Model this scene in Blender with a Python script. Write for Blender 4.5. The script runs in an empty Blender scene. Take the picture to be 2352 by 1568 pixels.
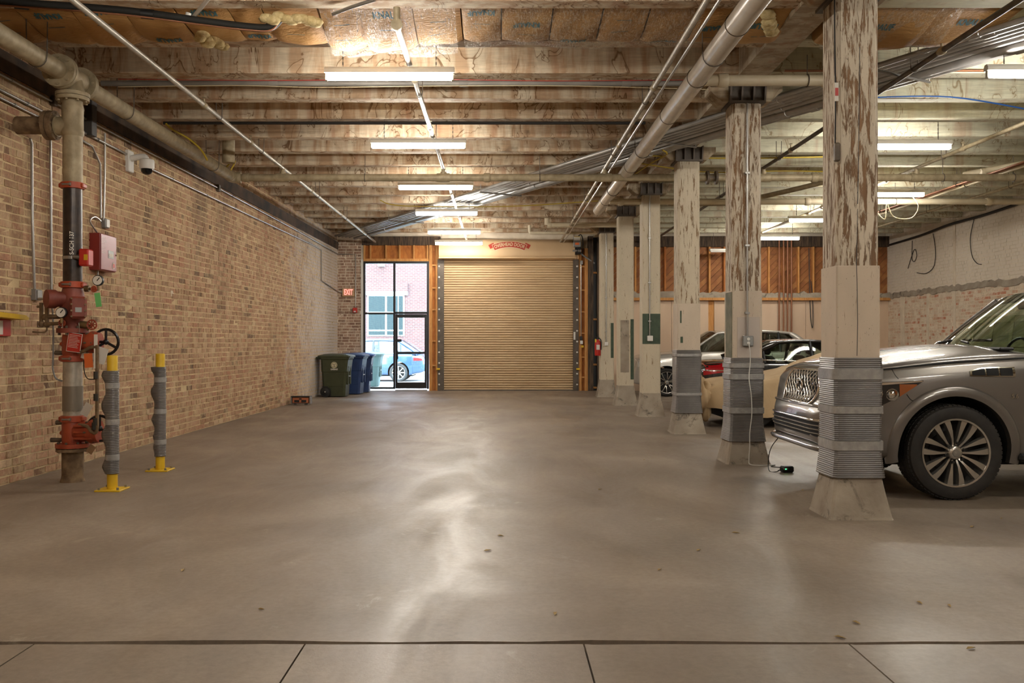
import bpy, bmesh, math, random
from mathutils import Vector, Matrix
random.seed(7)
S = bpy.context.scene
C = S.collection
PI = math.pi
# ---------------------------------------------------------------- camera, world, exposure
FPX, CX, CY, HC = 2050.0, 1148.0, 784.0, 1.35        # focal length and vanishing point in pixels, eye height
cam_d = bpy.data.cameras.new('camera'); cam = bpy.data.objects.new('camera', cam_d); C.objects.link(cam)
cam.location = (0, 0, HC); cam.rotation_euler = (PI/2, 0, 0)
cam_d.sensor_width = 36; cam_d.lens = 36*FPX/2352; cam_d.shift_x = (1176-CX)/2352; cam_d.shift_y = 0
cam_d.clip_start = 0.05; cam_d.clip_end = 300
S.camera = cam
W = bpy.data.worlds.new('world'); S.world = W; W.use_nodes = True
bg = W.node_tree.nodes['Background']; bg.inputs[0].default_value = (0.60, 0.78, 1.0, 1); bg.inputs[1].default_value = 10.0
S.view_settings.view_transform = 'Standard'; S.view_settings.look = 'None'; S.view_settings.gamma = 1
S.view_settings.use_curve_mapping = False
S.view_settings.exposure = 2.0
LAMP_POWER = 40.0                                       # radiance of the fluorescent tubes
S.cycles.max_bounces = 8; S.cycles.diffuse_bounces = 4; S.cycles.glossy_bounces = 3
S.cycles.transmission_bounces = 6; S.cycles.transparent_max_bounces = 12
S.cycles.caustics_reflective = False; S.cycles.caustics_refractive = False
S.cycles.sample_clamp_indirect = 6.0

# ---------------------------------------------------------------- helpers
def lin(h):
    h = h.lstrip('#'); v = [int(h[i:i+2], 16)/255 for i in (0, 2, 4)]
    return tuple((x/12.92 if x <= .04045 else ((x+.055)/1.055)**2.4) for x in v) + (1,)
def wp(px, py, D):                                       # measured pixel and depth -> point of the room
    return Vector(((px-CX)*D/FPX, D, HC-(py-CY)*D/FPX))
ORG = {}
def thing(name, label, cat, loc=(0, 0, 0), rz=0, group=None, kind=None):
    o = bpy.data.objects.new(name, None); C.objects.link(o); o.empty_display_size = .1
    o.location = loc; o.rotation_euler = (0, 0, rz)
    tag(o, label, cat, group, kind); ORG[o.name] = Vector(loc)
    return o
def tag(o, label=None, cat=None, group=None, kind=None):
    if label: o['label'] = label
    if cat: o['category'] = cat
    if group: o['group'] = group
    if kind: o['kind'] = kind
    return o
def copy_tree(o, parent=None):
    c = o.copy(); C.objects.link(c)
    if parent: c.parent = parent
    for ch in list(o.children): copy_tree(ch, c)
    return c
class MB:
    def __init__(s): s.v = []; s.f = []; s.m = []; s.cm = 0
    def add(s, vs, fs):
        b = len(s.v); s.v += [tuple(p) for p in vs]; s.f += [tuple(i+b for i in f) for f in fs]; s.m += [s.cm]*len(fs); return s
    def box(s, x0, x1, y0, y1, z0, z1, M=None):
        vs = [(x, y, z) for z in (z0, z1) for y in (y0, y1) for x in (x0, x1)]
        if M: vs = [M @ Vector(p) for p in vs]
        return s.add(vs, [(0, 2, 3, 1), (4, 5, 7, 6), (0, 1, 5, 4), (2, 6, 7, 3), (0, 4, 6, 2), (1, 3, 7, 5)])
    def bbox(s, x0, x1, y0, y1, z0, z1, b=.01):          # box with bevelled edges along all axes (24 verts)
        xs, ys, zs = (x0, x1), (y0, y1), (z0, z1); bm = bmesh.new()
        pts = []
        for X, sx in ((x0, 1), (x1, -1)):
            for Y, sy in ((y0, 1), (y1, -1)):
                for Z, sz in ((z0, 1), (z1, -1)):
                    pts += [(X, Y+sy*b, Z+sz*b), (X+sx*b, Y, Z+sz*b), (X+sx*b, Y+sy*b, Z)]
        vs = [bm.verts.new(p) for p in pts]; bmesh.ops.convex_hull(bm, input=vs)
        bm.verts.index_update()
        r = s.add([v.co.copy() for v in bm.verts], [tuple(v.index for v in f.verts) for f in bm.faces]); bm.free(); return r
    def prism(s, poly, a0, a1, axis='y'):                # polygon extruded along an axis
        n = len(poly)
        def P(p, a): return {'y': (p[0], a, p[1]), 'x': (a, p[0], p[1]), 'z': (p[0], p[1], a)}[axis]
        vs = [P(p, a0) for p in poly]+[P(p, a1) for p in poly]
        fs = [(i, (i+1) % n, n+(i+1) % n, n+i) for i in range(n)]+[tuple(range(n))[::-1], tuple(range(n, 2*n))]
        return s.add(vs, fs)
    def tube(s, pts, r, n=8, caps=True, rs=None):
        pts = [Vector(p) for p in pts]; k = len(pts); rings = []
        up = None
        for i, p in enumerate(pts):
            d = (pts[min(i+1, k-1)]-pts[max(i-1, 0)])
            if d.length < 1e-9: d = Vector((0, 0, 1))
            d.normalize()
            if up is None:
                a = Vector((0, 0, 1)) if abs(d.z) < .9 else Vector((1, 0, 0)); up = (a-d*a.dot(d)).normalized()
            else:
                up = (up-d*up.dot(d))
                up = up.normalized() if up.length > 1e-6 else d.orthogonal().normalized()
            q = d.cross(up); R = rs[i] if rs else r
            rings += [p+(up*math.cos(2*PI*j/n)+q*math.sin(2*PI*j/n))*R for j in range(n)]
        fs = [(i*n+j, i*n+(j+1) % n, (i+1)*n+(j+1) % n, (i+1)*n+j) for i in range(k-1) for j in range(n)]
        if caps: fs += [tuple(range(n))[::-1], tuple(range((k-1)*n, k*n))]
        return s.add(rings, fs)
    def cyl(s, p0, p1, r, n=16, r1=None): return s.tube([p0, p1], r, n, True, [r, r if r1 is None else r1])
    def lathe(s, prof, o=(0, 0, 0), axis='z', n=24, caps=True):   # prof: (radius, height) along axis
        o = Vector(o); vs = []
        for (r, h) in prof:
            for j in range(n):
                a = 2*PI*j/n; c, q = r*math.cos(a), r*math.sin(a)
                vs.append(o+Vector({'z': (c, q, h), 'y': (c, h, q), 'x': (h, c, q)}[axis]))
        k = len(prof)
        fs = [(i*n+j, i*n+(j+1) % n, (i+1)*n+(j+1) % n, (i+1)*n+j) for i in range(k-1) for j in range(n)]
        if caps: fs += [tuple(range(n))[::-1], tuple(range((k-1)*n, k*n))]
        return s.add(vs, fs)
    def grid(s, P, nu, nv, closed=False):                # P(u,v), u,v in 0..1
        vs = [P(i/nu, j/nv) for i in range(nu+1) for j in range(nv+1)]
        fs = [(i*(nv+1)+j, (i+1)*(nv+1)+j, (i+1)*(nv+1)+j+1, i*(nv+1)+j+1) for i in range(nu) for j in range(nv)]
        return s.add(vs, fs)
    def sphere(s, o, r, n=12, sc=(1, 1, 1)):
        o = Vector(o); k = n//2
        vs = [o+Vector((r*sc[0]*math.sin(PI*i/k)*math.cos(2*PI*j/n), r*sc[1]*math.sin(PI*i/k)*math.sin(2*PI*j/n), r*sc[2]*math.cos(PI*i/k))) for i in range(k+1) for j in range(n)]
        fs = [(i*n+j, i*n+(j+1) % n, (i+1)*n+(j+1) % n, (i+1)*n+j) for i in range(k) for j in range(n)]
        return s.add(vs, fs)
    def xf(s, M): s.v = [tuple(M @ Vector(p)) for p in s.v]; return s
    def build(s, name, mat, parent=None, world=True, smooth=None, attr=None):
        me = bpy.data.meshes.new(name)
        off = Vector((0, 0, 0))
        if parent is not None:
            if world: off = ORG.get(parent.name, Vector((0, 0, 0)))
        else:
            xs, ys, zs = zip(*s.v); off = Vector(((min(xs)+max(xs))/2, (min(ys)+max(ys))/2, min(zs)))
        me.from_pydata([(p[0]-off.x, p[1]-off.y, p[2]-off.z) for p in s.v], [], s.f)
        mats = mat if isinstance(mat, (list, tuple)) else [mat]
        for m in mats: me.materials.append(m)
        if len(mats) > 1: me.polygons.foreach_set('material_index', s.m)
        bm = bmesh.new(); bm.from_mesh(me); bmesh.ops.remove_doubles(bm, verts=bm.verts, dist=1e-6) if attr is None else None
        bmesh.ops.recalc_face_normals(bm, faces=bm.faces); bm.to_mesh(me); bm.free()
        if smooth is not None:
            me.polygons.foreach_set('use_smooth', [True]*len(me.polygons)); me.set_sharp_from_angle(angle=math.radians(smooth))
        if attr:
            for nm, vals in attr.items():
                a = me.attributes.new(nm, 'FLOAT', 'FACE'); a.data.foreach_set('value', vals)
        o = bpy.data.objects.new(name, me); C.objects.link(o)
        if parent is not None: o.parent = parent; ORG[o.name] = off
        else: o.location = off; ORG[o.name] = off
        return o
def one(name, mb, mat, label, cat, group=None, smooth=40, kind=None):
    return tag(mb.build(name, mat, None, smooth=smooth), label, cat, group, kind)
def struct(name, mb, mat, label, smooth=None):
    return tag(mb.build(name, mat, None, smooth=smooth), label, name.split('_')[0], None, 'structure')
def catmull(P, n=6):
    P = [Vector(p) for p in P]; out = []
    for i in range(len(P)-1):
        a, b, c, d = P[max(i-1, 0)], P[i], P[i+1], P[min(i+2, len(P)-1)]
        for k in range(n):
            t = k/n; out.append(.5*((2*b)+(c-a)*t+(2*a-5*b+4*c-d)*t*t+(3*b-a-3*c+d)*t**3))
    out.append(P[-1]); return out
def lerp(a, b, t): return a+(b-a)*t
def text_mb(txt, size, bold=0.0, align='CENTER', spacing=1.0):
    cu = bpy.data.curves.new('t', 'FONT'); cu.body = txt; cu.size = size; cu.offset = bold; cu.align_x = align; cu.align_y = 'CENTER'
    cu.space_character = spacing; cu.resolution_u = 3
    o = bpy.data.objects.new('t', cu); C.objects.link(o)
    me = bpy.data.meshes.new_from_object(o.evaluated_get(bpy.context.evaluated_depsgraph_get()))
    m = MB(); m.add([v.co.copy() for v in me.vertices], [tuple(p.vertices) for p in me.polygons])
    bpy.data.objects.remove(o); bpy.data.curves.remove(cu); bpy.data.meshes.remove(me)
    return m

# ---------------------------------------------------------------- materials
class NT:
    def __init__(s, name):
        s.mat = bpy.data.materials.new(name); s.mat.use_nodes = True; s.t = s.mat.node_tree; s.n = s.t.nodes
        s.p = s.n['Principled BSDF']
    def L(s, a, b): s.t.links.new(a, b)
    def node(s, kind, **kw):
        x = s.n.new(kind)
        for k, v in kw.items(): setattr(x, k, v)
        return x
    def coords(s, mode='Object', scale=(1, 1, 1), vary=False):
        tc = s.node('ShaderNodeNewGeometry').outputs['Position'] if mode == 'World' else s.node('ShaderNodeTexCoord').outputs[mode]
        mp = s.node('ShaderNodeMapping'); mp.inputs['Scale'].default_value = scale; s.L(tc, mp.inputs[0])
        if vary:
            r = s.node('ShaderNodeObjectInfo').outputs['Random']; m = s.node('ShaderNodeMath', operation='MULTIPLY'); s.L(r, m.inputs[0]); m.inputs[1].default_value = 57
            s.L(m.outputs[0], mp.inputs['Location'])
        return mp.outputs[0]
    def noise(s, vec, scale, detail=4, dist=0, rough=.5):
        x = s.node('ShaderNodeTexNoise'); s.L(vec, x.inputs['Vector'])
        x.inputs['Scale'].default_value = scale; x.inputs['Detail'].default_value = detail; x.inputs['Distortion'].default_value = dist; x.inputs['Roughness'].default_value = rough
        return x.outputs['Fac']
    def ramp(s, fac, stops, interp='LINEAR'):
        x = s.node('ShaderNodeValToRGB'); x.color_ramp.interpolation = interp; e = x.color_ramp.elements
        while len(e) < len(stops): e.new(.5)
        for el, (p, c) in zip(e, stops):
            el.position = p; el.color = lin(c) if isinstance(c, str) else (c, c, c, 1)
        s.L(fac, x.inputs[0]); return x.outputs[0]
    def mix(s, fac, a, b, mode='MIX'):
        x = s.node('ShaderNodeMix', data_type='RGBA', blend_type=mode)
        for k, val in ((0, fac), (6, a), (7, b)):
            if isinstance(val, str): x.inputs[k].default_value = lin(val)
            elif isinstance(val, (int, float)): x.inputs[k].default_value = val
            else: s.L(val, x.inputs[k])
        return x.outputs[2]
    def math(s, op, a, b=0.0):
        x = s.node('ShaderNodeMath', operation=op)
        for i, val in enumerate((a, b)):
            if isinstance(val, (int, float)): x.inputs[i].default_value = val
            else: s.L(val, x.inputs[i])
        return x.outputs[0]
    def bump(s, h, strength=.3, dist=.01):
        x = s.node('ShaderNodeBump'); x.inputs['Strength'].default_value = strength; x.inputs['Distance'].default_value = dist
        s.L(h, x.inputs['Height']); s.L(x.outputs[0], s.p.inputs['Normal'])
    def col(s, c):
        if isinstance(c, str): s.p.inputs['Base Color'].default_value = lin(c)
        else: s.L(c, s.p.inputs['Base Color'])
    def set(s, rough=.6, metal=0, coat=0, spec=.5):
        s.p.inputs['Roughness'].default_value = rough; s.p.inputs['Metallic'].default_value = metal; s.p.inputs['Coat Weight'].default_value = coat
        s.p.inputs['Specular IOR Level'].default_value = spec
        return s.mat
def plain(name, c, rough=.6, metal=0, coat=0, spec=.5):
    n = NT(name); n.col(c); return n.set(rough, metal, coat, spec)
def mottled(name, c1, c2, scale=8, rough=.6, metal=0, lo=.35, hi=.65, stretch=(1, 1, 1), bump=0, bscale=60, coat=0, vary=True, spec=.5, mode='Object'):
    n = NT(name); v = n.coords(mode, stretch, vary); n.col(n.ramp(n.noise(v, scale, 5), [(lo, c1), (hi, c2)]))
    if bump: n.bump(n.noise(v, bscale, 3), bump, .004)
    return n.set(rough, metal, coat, spec)
def emit(name, c, strength):
    n = NT(name); n.col('#ffffff'); n.p.inputs['Emission Color'].default_value = lin(c); n.p.inputs['Emission Strength'].default_value = strength
    return n.mat
def glass(name, c='#ffffff', trans=.85, rough=.02):
    n = NT(name); out = n.n['Material Output']; n.n.remove(n.p)
    t = n.node('ShaderNodeBsdfTransparent'); t.inputs[0].default_value = lin(c)
    g = n.node('ShaderNodeBsdfGlossy'); g.inputs['Roughness'].default_value = rough; g.inputs[0].default_value = (1, 1, 1, 1)
    fr = n.node('ShaderNodeFresnel'); fr.inputs[0].default_value = 1.5
    a = n.math('MAXIMUM', fr.outputs[0], 1-trans) if trans < .97 else fr.outputs[0]
    m = n.node('ShaderNodeMixShader'); n.L(a, m.inputs[0]); n.L(t.outputs[0], m.inputs[1]); n.L(g.outputs[0], m.inputs[2]); n.L(m.outputs[0], out.inputs[0])
    return n.mat

# --- floor
n = NT('concrete_floor'); v = n.coords('World')
b = n.ramp(n.noise(v, .55, 8, .4, .6), [(.3, '#76695b'), (.5, '#867868'), (.68, '#9b8d7c')])
sp = n.ramp(n.noise(v, 26, 6, 0, .7), [(.35, .72), (.62, 1.0)])
b = n.mix(.75, b, sp, 'MULTIPLY')
st = n.ramp(n.noise(v, 1.3, 6, 1.2, .6), [(.60, .0), (.74, 1.0)]); b = n.mix(n.math('MULTIPLY', st, .35), b, '#6c5c49')
pt = n.ramp(n.noise(v, 2.1, 7, .8, .7), [(.63, .0), (.70, 1.0)]); b = n.mix(n.math('MULTIPLY', pt, .35), b, '#c3b8a4')
n.col(b)
rg = n.ramp(n.noise(n.coords('World', (1, .35, 1)), 1.4, 6, .8, .65), [(.33, .36), (.66, .58)]); n.L(rg, n.p.inputs['Roughness'])
n.bump(n.math('ADD', n.math('MULTIPLY', n.noise(v, 3, 5), .35), n.math('MULTIPLY', n.noise(v, 70, 4), .5)), .10, .01)
FLOOR = n.mat; n.p.inputs['Specular IOR Level'].default_value = .42
GROUT = mottled('joint_dirt', '#4a3e31', '#7a6b58', 6, .95, mode='World')

# --- brick walls
def brickmat(name, ramp, mortar_mix, lime, soot, wash=None, upper=None):
    n = NT(name); v = n.coords('World'); at = n.node('ShaderNodeAttribute', attribute_name='rnd').outputs['Fac']
    b = n.ramp(at, ramp)
    fine = n.ramp(n.noise(v, 45, 5, 0, .7), [(.3, .6), (.65, 1.1)]); b = n.mix(.8, b, fine, 'MULTIPLY')
    strk = n.ramp(n.noise(n.coords('World', (9, 9, .7)), 2.2, 5, .3, .65), [(.52, .0), (.68, 1.0)]); b = n.mix(n.math('MULTIPLY', strk, .5), b, lime)
    sm = n.ramp(n.noise(v, 5.5, 6, .5, .75), [(.47, .0), (.62, 1.0)]); b = n.mix(n.math('MULTIPLY', sm, mortar_mix), b, lime)
    sz = n.node('ShaderNodeSeparateXYZ'); n.L(n.node('ShaderNodeNewGeometry').outputs['Position'], sz.inputs[0]); up = n.node('ShaderNodeMapRange'); n.L(sz.outputs[2], up.inputs[0]); up.inputs[1].default_value = .3; up.inputs[2].default_value = 10.0; up.inputs[3].default_value = -.06; up.inputs[4].default_value = .12
    so = n.ramp(n.math('ADD', n.noise(n.coords('World', (1, 1, .5)), .55, 7, .6, .72), up.outputs[0]), [(.50, .0), (.74, 1.0)]); b = n.mix(n.math('MULTIPLY', so, soot), b, '#5b5044')
    if wash:                                              # old whitewash over part of the wall's length
        sx = n.node('ShaderNodeSeparateXYZ'); n.L(n.node('ShaderNodeNewGeometry').outputs['Position'], sx.inputs[0])
        g = n.node('ShaderNodeMapRange'); n.L(sx.outputs[wash[0]], g.inputs[0]); g.inputs[1].default_value = wash[1]; g.inputs[2].default_value = wash[2]
        w = n.math('ADD', g.outputs[0], n.math('MULTIPLY', n.math('SUBTRACT', n.noise(v, 1.6, 8, .6, .7), .5), wash[5])); w = n.ramp(w, [(.42, .0), (.72, 1.0)])
        b = n.mix(n.math('MULTIPLY', w, wash[4]), b, wash[3])
    n.col(b); n.bump(n.noise(v, 38, 5), .5, .008); return n.set(.88, spec=.25)
LB = [(0, '#6e5543'), (.07, '#9b7659'), (.4, '#b18a6c'), (.65, '#bd9878'), (.85, '#ad7b60'), (1, '#cdb08e')]
BRICK_L = brickmat('brick_tan', LB, .6, '#cbb48e', .9, (1, 14.5, 24.5, '#cfc5bb', .85, 1.1))
BRICK_B = brickmat('brick_back', [(0, '#7d5f4e'), (.5, '#997763'), (1, '#b3937d')], .5, '#c4b29b', .3, (2, 2.0, 0.1, '#cfc2b4', .5, 1.1))
BRICK_R = brickmat('brick_painted', [(0, '#c0785a'), (.3, '#d0b498'), (.7, '#d6c2a8'), (1, '#ddcdb4')], .95, '#ddd0ba', .2, (2, 2.15, 2.9, '#d9cebd', .97, .45))
MORTAR_L = mottled('mortar_tan', '#a38b66', '#c4ad86', 3, .95, bump=.5, mode='World')
n = NT('mortar_left'); v = n.coords('World'); b = n.ramp(n.noise(v, 6, 6), [(.3, '#c7ae86'), (.7, '#dcc69c')])
so = n.ramp(n.noise(n.coords('World', (1, 1, .45)), .62, 6, .6, .7), [(.50, .0), (.72, 1.0)]); b = n.mix(n.math('MULTIPLY', so, .7), b, '#4a3f34'); n.col(b)
n.bump(n.noise(v, 60, 4), .4, .006); MORTAR_L = n.set(.95, spec=.2)
MORTAR_R = mottled('mortar_beige', '#c9bba4', '#ddd0ba', 4, .95, bump=.4, mode='World')

# --- timber
def timber(name, paint, raw, stain, thr=(.42, .58), along=(.5, 6, 6), lines=1.0):
    n = NT(name); v = n.coords('Object', along, True); v2 = n.coords('Object', (1, 1, 1), True)
    vv = n.coords('Object', (2.2, 3, .35), True)
    m = n.ramp(n.noise(vv, 2.6, 5, .3, .6), [(thr[0], .0), (thr[1], 1.0)])
    g = n.ramp(n.noise(v, 9, 6, .6, .6), [(.3, .72), (.7, 1.06)])
    b = n.mix(m, paint, raw); b = n.mix(.85, b, g, 'MULTIPLY')
    red = n.ramp(n.noise(n.coords('Object', (3.2, 3, .25), True), 1.6, 3, 0, .5), [(.58, .0), (.68, 1.0)]); b = n.mix(n.math('MULTIPLY', red, .35), b, '#9a5a3a')
    f = n.noise(n.coords('Object', (1.5, 1.5, .8), True), 1.5, 3, 1.6, .6)
    band = n.ramp(f, [(.49, .0), (.562, .25), (.571, 1.0), (.579, 1.0), (.588, .0)]); b = n.mix(n.math('MULTIPLY', band, .85*lines), b, stain)
    blot = n.ramp(n.noise(v2, 1.1, 5, 1.4, .6), [(.64, .0), (.72, 1.0)]); b = n.mix(n.math('MULTIPLY', blot, .55*lines), b, '#3f2a18')
    n.col(b); n.bump(n.noise(v, 14, 5), .25, .01); return n.set(.8, spec=.3)
JOIST_L = timber('joist_timber', '#d8c9ae', '#bb9d7d', '#6e4d2c')
JOIST_R = timber('joist_timber_pale', '#d3d0b6', '#c6bb9e', '#7d5c2e', (.5, .7), lines=.8)
DECK = mottled('deck_boards', '#8a755c', '#ab967a', 5, .9, stretch=(.4, 5, 1), bump=.3)
GIRDER = timber('girder_timber', '#bfb096', '#a28d72', '#4f3a25', lines=.5)
DARKWOOD = mottled('dark_old_wood', '#2a2119', '#5a4735', 5, .9, stretch=(6, .6, .6), bump=.3)
def board(name, a, b_, c, stretch=(7, 7, .6), scale=4):
    n = NT(name); v = n.coords('Object', stretch, True)
    w = n.ramp(n.noise(v, scale, 6, 1.2, .6), [(.3, a), (.5, b_), (.7, c)]); n.col(w); n.bump(n.noise(v, 12, 4), .2, .006); return n.set(.7, spec=.3)
STUD = board('stud_pine', '#a9713c', '#c0884c', '#cf9c60')
SHEATH = board('sheathing_orange', '#8a4f26', '#a5642f', '#ba7c41')
PLY = board('plywood_orange', '#8f5527', '#a9682f', '#b97b3e', (3, 3, 1.2), 3)
DIAG = board('diagonal_boards', '#75492a', '#905c34', '#a87545', (.7, .7, .7), 3)
PANEL = mottled('tan_wallboard', '#c6ab90', '#d2b99e', 2, .85, stretch=(1, 1, .3))

# --- column paint
def peel(name, paint, wood, lo, hi, hue='#8a6a4c'):
    n = NT(name); v = n.coords('Object', (5, 5, .65), True)
    f = n.noise(v, 5.5, 8, .5, .72); m = n.ramp(f, [(lo, .0), (hi, 1.0)], 'LINEAR')
    g = n.ramp(n.noise(n.coords('Object', (9, 9, .6), True), 5, 5), [(.3, .75), (.7, 1.05)])
    w = n.mix(.9, n.mix(n.ramp(n.noise(v, 1.4, 3), [(.4, .0), (.6, 1.0)]), wood, hue), g, 'MULTIPLY')
    p = n.mix(.5, paint, n.ramp(n.noise(n.coords('Object', (2, 2, .8), True), 3, 5), [(.3, .8), (.7, 1.0)]), 'MULTIPLY')
    nick = n.ramp(n.noise(n.coords('Object', (14, 14, 5), True), 6, 3, .4, .6), [(.66, .0), (.70, 1.0)]); p = n.mix(n.math('MULTIPLY', nick, .6), p, '#4a3a2a')
    n.col(n.mix(m, w, p)); n.bump(m, .55, .006); return n.set(.75, spec=.3)
PEEL1 = peel('peeling_paint_heavy', '#cdc0aa', '#775c43', .45, .50)
PEEL2 = peel('peeling_paint', '#c9bca4', '#8a7257', .41, .46)
PEEL3 = peel('peeling_paint_light', '#c9bda5', '#97815f', .36, .40)
LOWER = peel('lower_paint', '#c9b9a4', '#96826a', .33, .37)
n = NT('pier_concrete'); v = n.coords('Object', (1, 1, 1), True)
b = n.ramp(n.noise(v, 4, 6), [(.3, '#8b7f70'), (.7, '#aba08f')]); dk = n.ramp(n.noise(v, 4.5, 6, .8, .7), [(.56, .0), (.68, 1.0)])
n.col(n.mix(n.math('MULTIPLY', dk, .8), b, '#3f3a34')); n.bump(n.noise(v, 30, 5), .5, .01); CONC = n.set(.9, spec=.25)
GREENP = mottled('dark_green_paint', '#2f3f2c', '#3b4c36', 14, .6, bump=.2)
WRAP = mottled('grey_corrugated_plastic', '#5d5955', '#6c6762', 5, .36, vary=True, spec=.5)
TAPE = mottled('duct_tape', '#8b8985', '#a09d98', 20, .30, bump=.5, bscale=26, spec=.6)
# --- metals, plastics
PIPE_B = mottled('pipe_dusty_beige', '#8f8164', '#aa9b7d', 12, .55, .15, bump=.15)
PIPE_G = mottled('pipe_galvanised', '#a19a8c', '#b9b2a4', 14, .42, .45)
PIPE_D = mottled('pipe_dark', '#4f4539', '#6b5d4c', 9, .55, .2)
PIPE_BLK = mottled('pipe_black_steel', '#2a2320', '#4a3b31', 10, .3, .3, lo=.4, hi=.75)
PIPE_RUST = mottled('pipe_rusty', '#5f4a34', '#8a7253', 12, .8, .1, bump=.4)
BIGPIPE = mottled('big_pipe_pale', '#b7ab9a', '#c9bfae', 6, .28, .1, spec=.6)
PVC = mottled('pvc_cream', '#cbbd9f', '#d8cdb2', 5, .4)
CONDUIT = plain('conduit_silver', '#a9a7a2', .3, .75)
CONDUIT_D = mottled('conduit_grey', '#9a9893', '#aeaba6', 5, .3, .35)
STEEL = plain('steel', '#9a9893', .35, .8)
CHROME = plain('chrome', '#d9d7d2', .08, 1)
BRASS = mottled('dull_brass', '#6d5a3c', '#8b744c', 10, .45, .6)
REDP = mottled('red_valve_paint', '#8e3a22', '#a4482a', 8, .45, vary=True)
REDB = mottled('red_brown_paint', '#6f3326', '#86402f', 8, .55)
ORANGE_C = plain('coupling_orange', '#a8431f', .45)
RED = plain('red_enamel', '#b3271d', .35)
REDM = plain('red_panel_maroon', '#7e2622', .35)
PINKP = plain('panel_face_pinkish', '#96575a', .35)
YELLOW = mottled('yellow_paint', '#cfa618', '#dcb621', 10, .5)
YCABLE = plain('yellow_cable', '#b49a2a', .5)
BLACK = plain('black_plastic', '#121212', .45)
BLACKM = plain('black_aluminium', '#0c0c0d', .35, .0)
DARKSTEEL = mottled('dark_bronze_steel', '#4d443b', '#5f554a', 6, .5, .3)
WHITE = plain('white_plastic', '#d8d5cd', .45)
GREYBOX = plain('grey_box', '#8f8f8c', .45, .4)
RUBBER = plain('rubber', '#17150f', .75)
PAPER = plain('paper_white', '#dcd7cc', .8)
ORANGE_T = plain('orange_tag', '#d9692c', .7)
GREEN_T = plain('green_tag', '#6fc06c', .7)
COPPER = plain('copper', '#8a5a3d', .55, .4)
BLUEC = plain('blue_cable', '#28569a', .5)
CREAMC = plain('cream_cable', '#c9bb95', .6)
BLKC = plain('black_cable', '#1d1914', .6)
DOORTAN = mottled('tan_door_paint', '#c0a27b', '#c9ad86', 1.5, .62, stretch=(1, 1, .4), mode='World')
TUBE = emit('tube_light', '#fff9f0', LAMP_POWER)
FIXT = plain('fixture_white', '#d4d0c4', .5)
GLASSW = glass('storefront_glass', '#eef4f4', .93, .01)
KRAFT = None
# ================================================================ STRUCTURE
YB = 24.5                                                # face of the far wall
def bx(px): return (px-CX)*YB/FPX
def bz(py): return HC-(py-CY)*YB/FPX
def xw(D): return -4.775+.0129*D                         # left wall runs very slightly out of square
# --- floor: main slab plus a row of smaller slabs in front of the joint
JY = 4.0
fm = MB(); N = 60
edge = [(-6+17.5*i/N, JY+.012+random.uniform(0, .02)+.012*math.sin(i*.9)) for i in range(N+1)]
edge2 = [(-6+17.5*i/N, JY-.012-random.uniform(0, .012)) for i in range(N+1)]
poly = edge+[(11.5, 24.75), (-6, 24.75)]
fm.add([(x, y, 0) for x, y in poly], [tuple(range(len(poly)))])
fm.add([(x, y, -.03) for x, y in edge]+[(x, y, 0) for x, y in edge], [(i, i+1, N+2+i, N+1+i) for i in range(N)])
floor = struct('floor', fm, FLOOR, 'worn stained grey brown concrete floor of the garage')
tag(MB().box(-6, 11.5, -6.2, 24.75, -.12, -.03).build('floor_bed', GROUT, floor))
jx = [-6, -4.5, -3.29, -2.08, -.87, .375, 1.56, 2.78, 4.0, 5.2, 6.4, 11.5]
for a, b_ in zip(jx[:-1], jx[1:]):
    for (y0, y1) in ((.6, None), (-6.2, .59)):
        lo = [(a+.004, y0), (b_-.004, y0)]
        if y1 is None:
            hi = [(x, y) for x, y in edge2 if a+.004 < x < b_-.004]; hi = [(a+.004, JY-.014)]+hi+[(b_-.004, JY-.014)]
        else: hi = [(a+.004, y1), (b_-.004, y1)]
        p = lo+hi[::-1]; m = MB(); m.prism(p, -.03, -.001 if y1 is None else 0, 'z'); m.build('slab', FLOOR, floor)

# --- bricks
def lay_bricks(wall, mat, o, d, nrm, length, z0, z1, singles, u_from=0, keep=None, L=.216, Hc=.078, stuff_name='brickwork', pick=None):
    o = Vector(o); d = Vector(d).normalized(); nrm = Vector(nrm).normalized(); bricks = []
    rows = int((z1-z0)/Hc)
    for r in range(rows):
        z = z0+r*Hc; header = (r % 7 == 5); bl = L/2 if header else L
        u = -random.uniform(0, bl)
        while u < length:
            a, b_ = max(u, 0), min(u+bl-.015, length)
            if b_-a > .03 and (keep is None or keep(u_from+a, u_from+b_, z)):
                bricks.append((a, b_, z+random.uniform(-.003, .003), z+Hc-.016+random.uniform(-.003, .003), random.random(), random.uniform(.001, .008)))
            u += bl+random.uniform(-.008, .008)
    if pick: bricks.sort(key=pick)
    def put(m, bk):
        a, b_, s0, s1, rn, pr = bk; j = lambda: random.uniform(-.0025, .0025)
        P = lambda u, z, h: o+d*u+nrm*h+Vector((0, 0, z))
        vs = [P(a, s0, -.03), P(b_, s0, -.03), P(b_, s1, -.03), P(a, s1, -.03), P(a+j(), s0+j(), pr+j()), P(b_+j(), s0+j(), pr+j()), P(b_+j(), s1+j(), pr+j()), P(a+j(), s1+j(), pr+j())]
        m.add(vs, [(4, 5, 6, 7), (0, 1, 5, 4), (2, 3, 7, 6), (1, 2, 6, 5), (3, 0, 4, 7)])
        return [rn]*5
    for bk in bricks[:singles]:
        m = MB(); at = put(m, bk); m.build('brick', mat, wall, attr={'rnd': at})
    if len(bricks) > singles:
        m = MB(); at = []
        for bk in bricks[singles:]: at += put(m, bk)
        tag(m.build(stuff_name, mat, wall, attr={'rnd': at}), kind='stuff')
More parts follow.
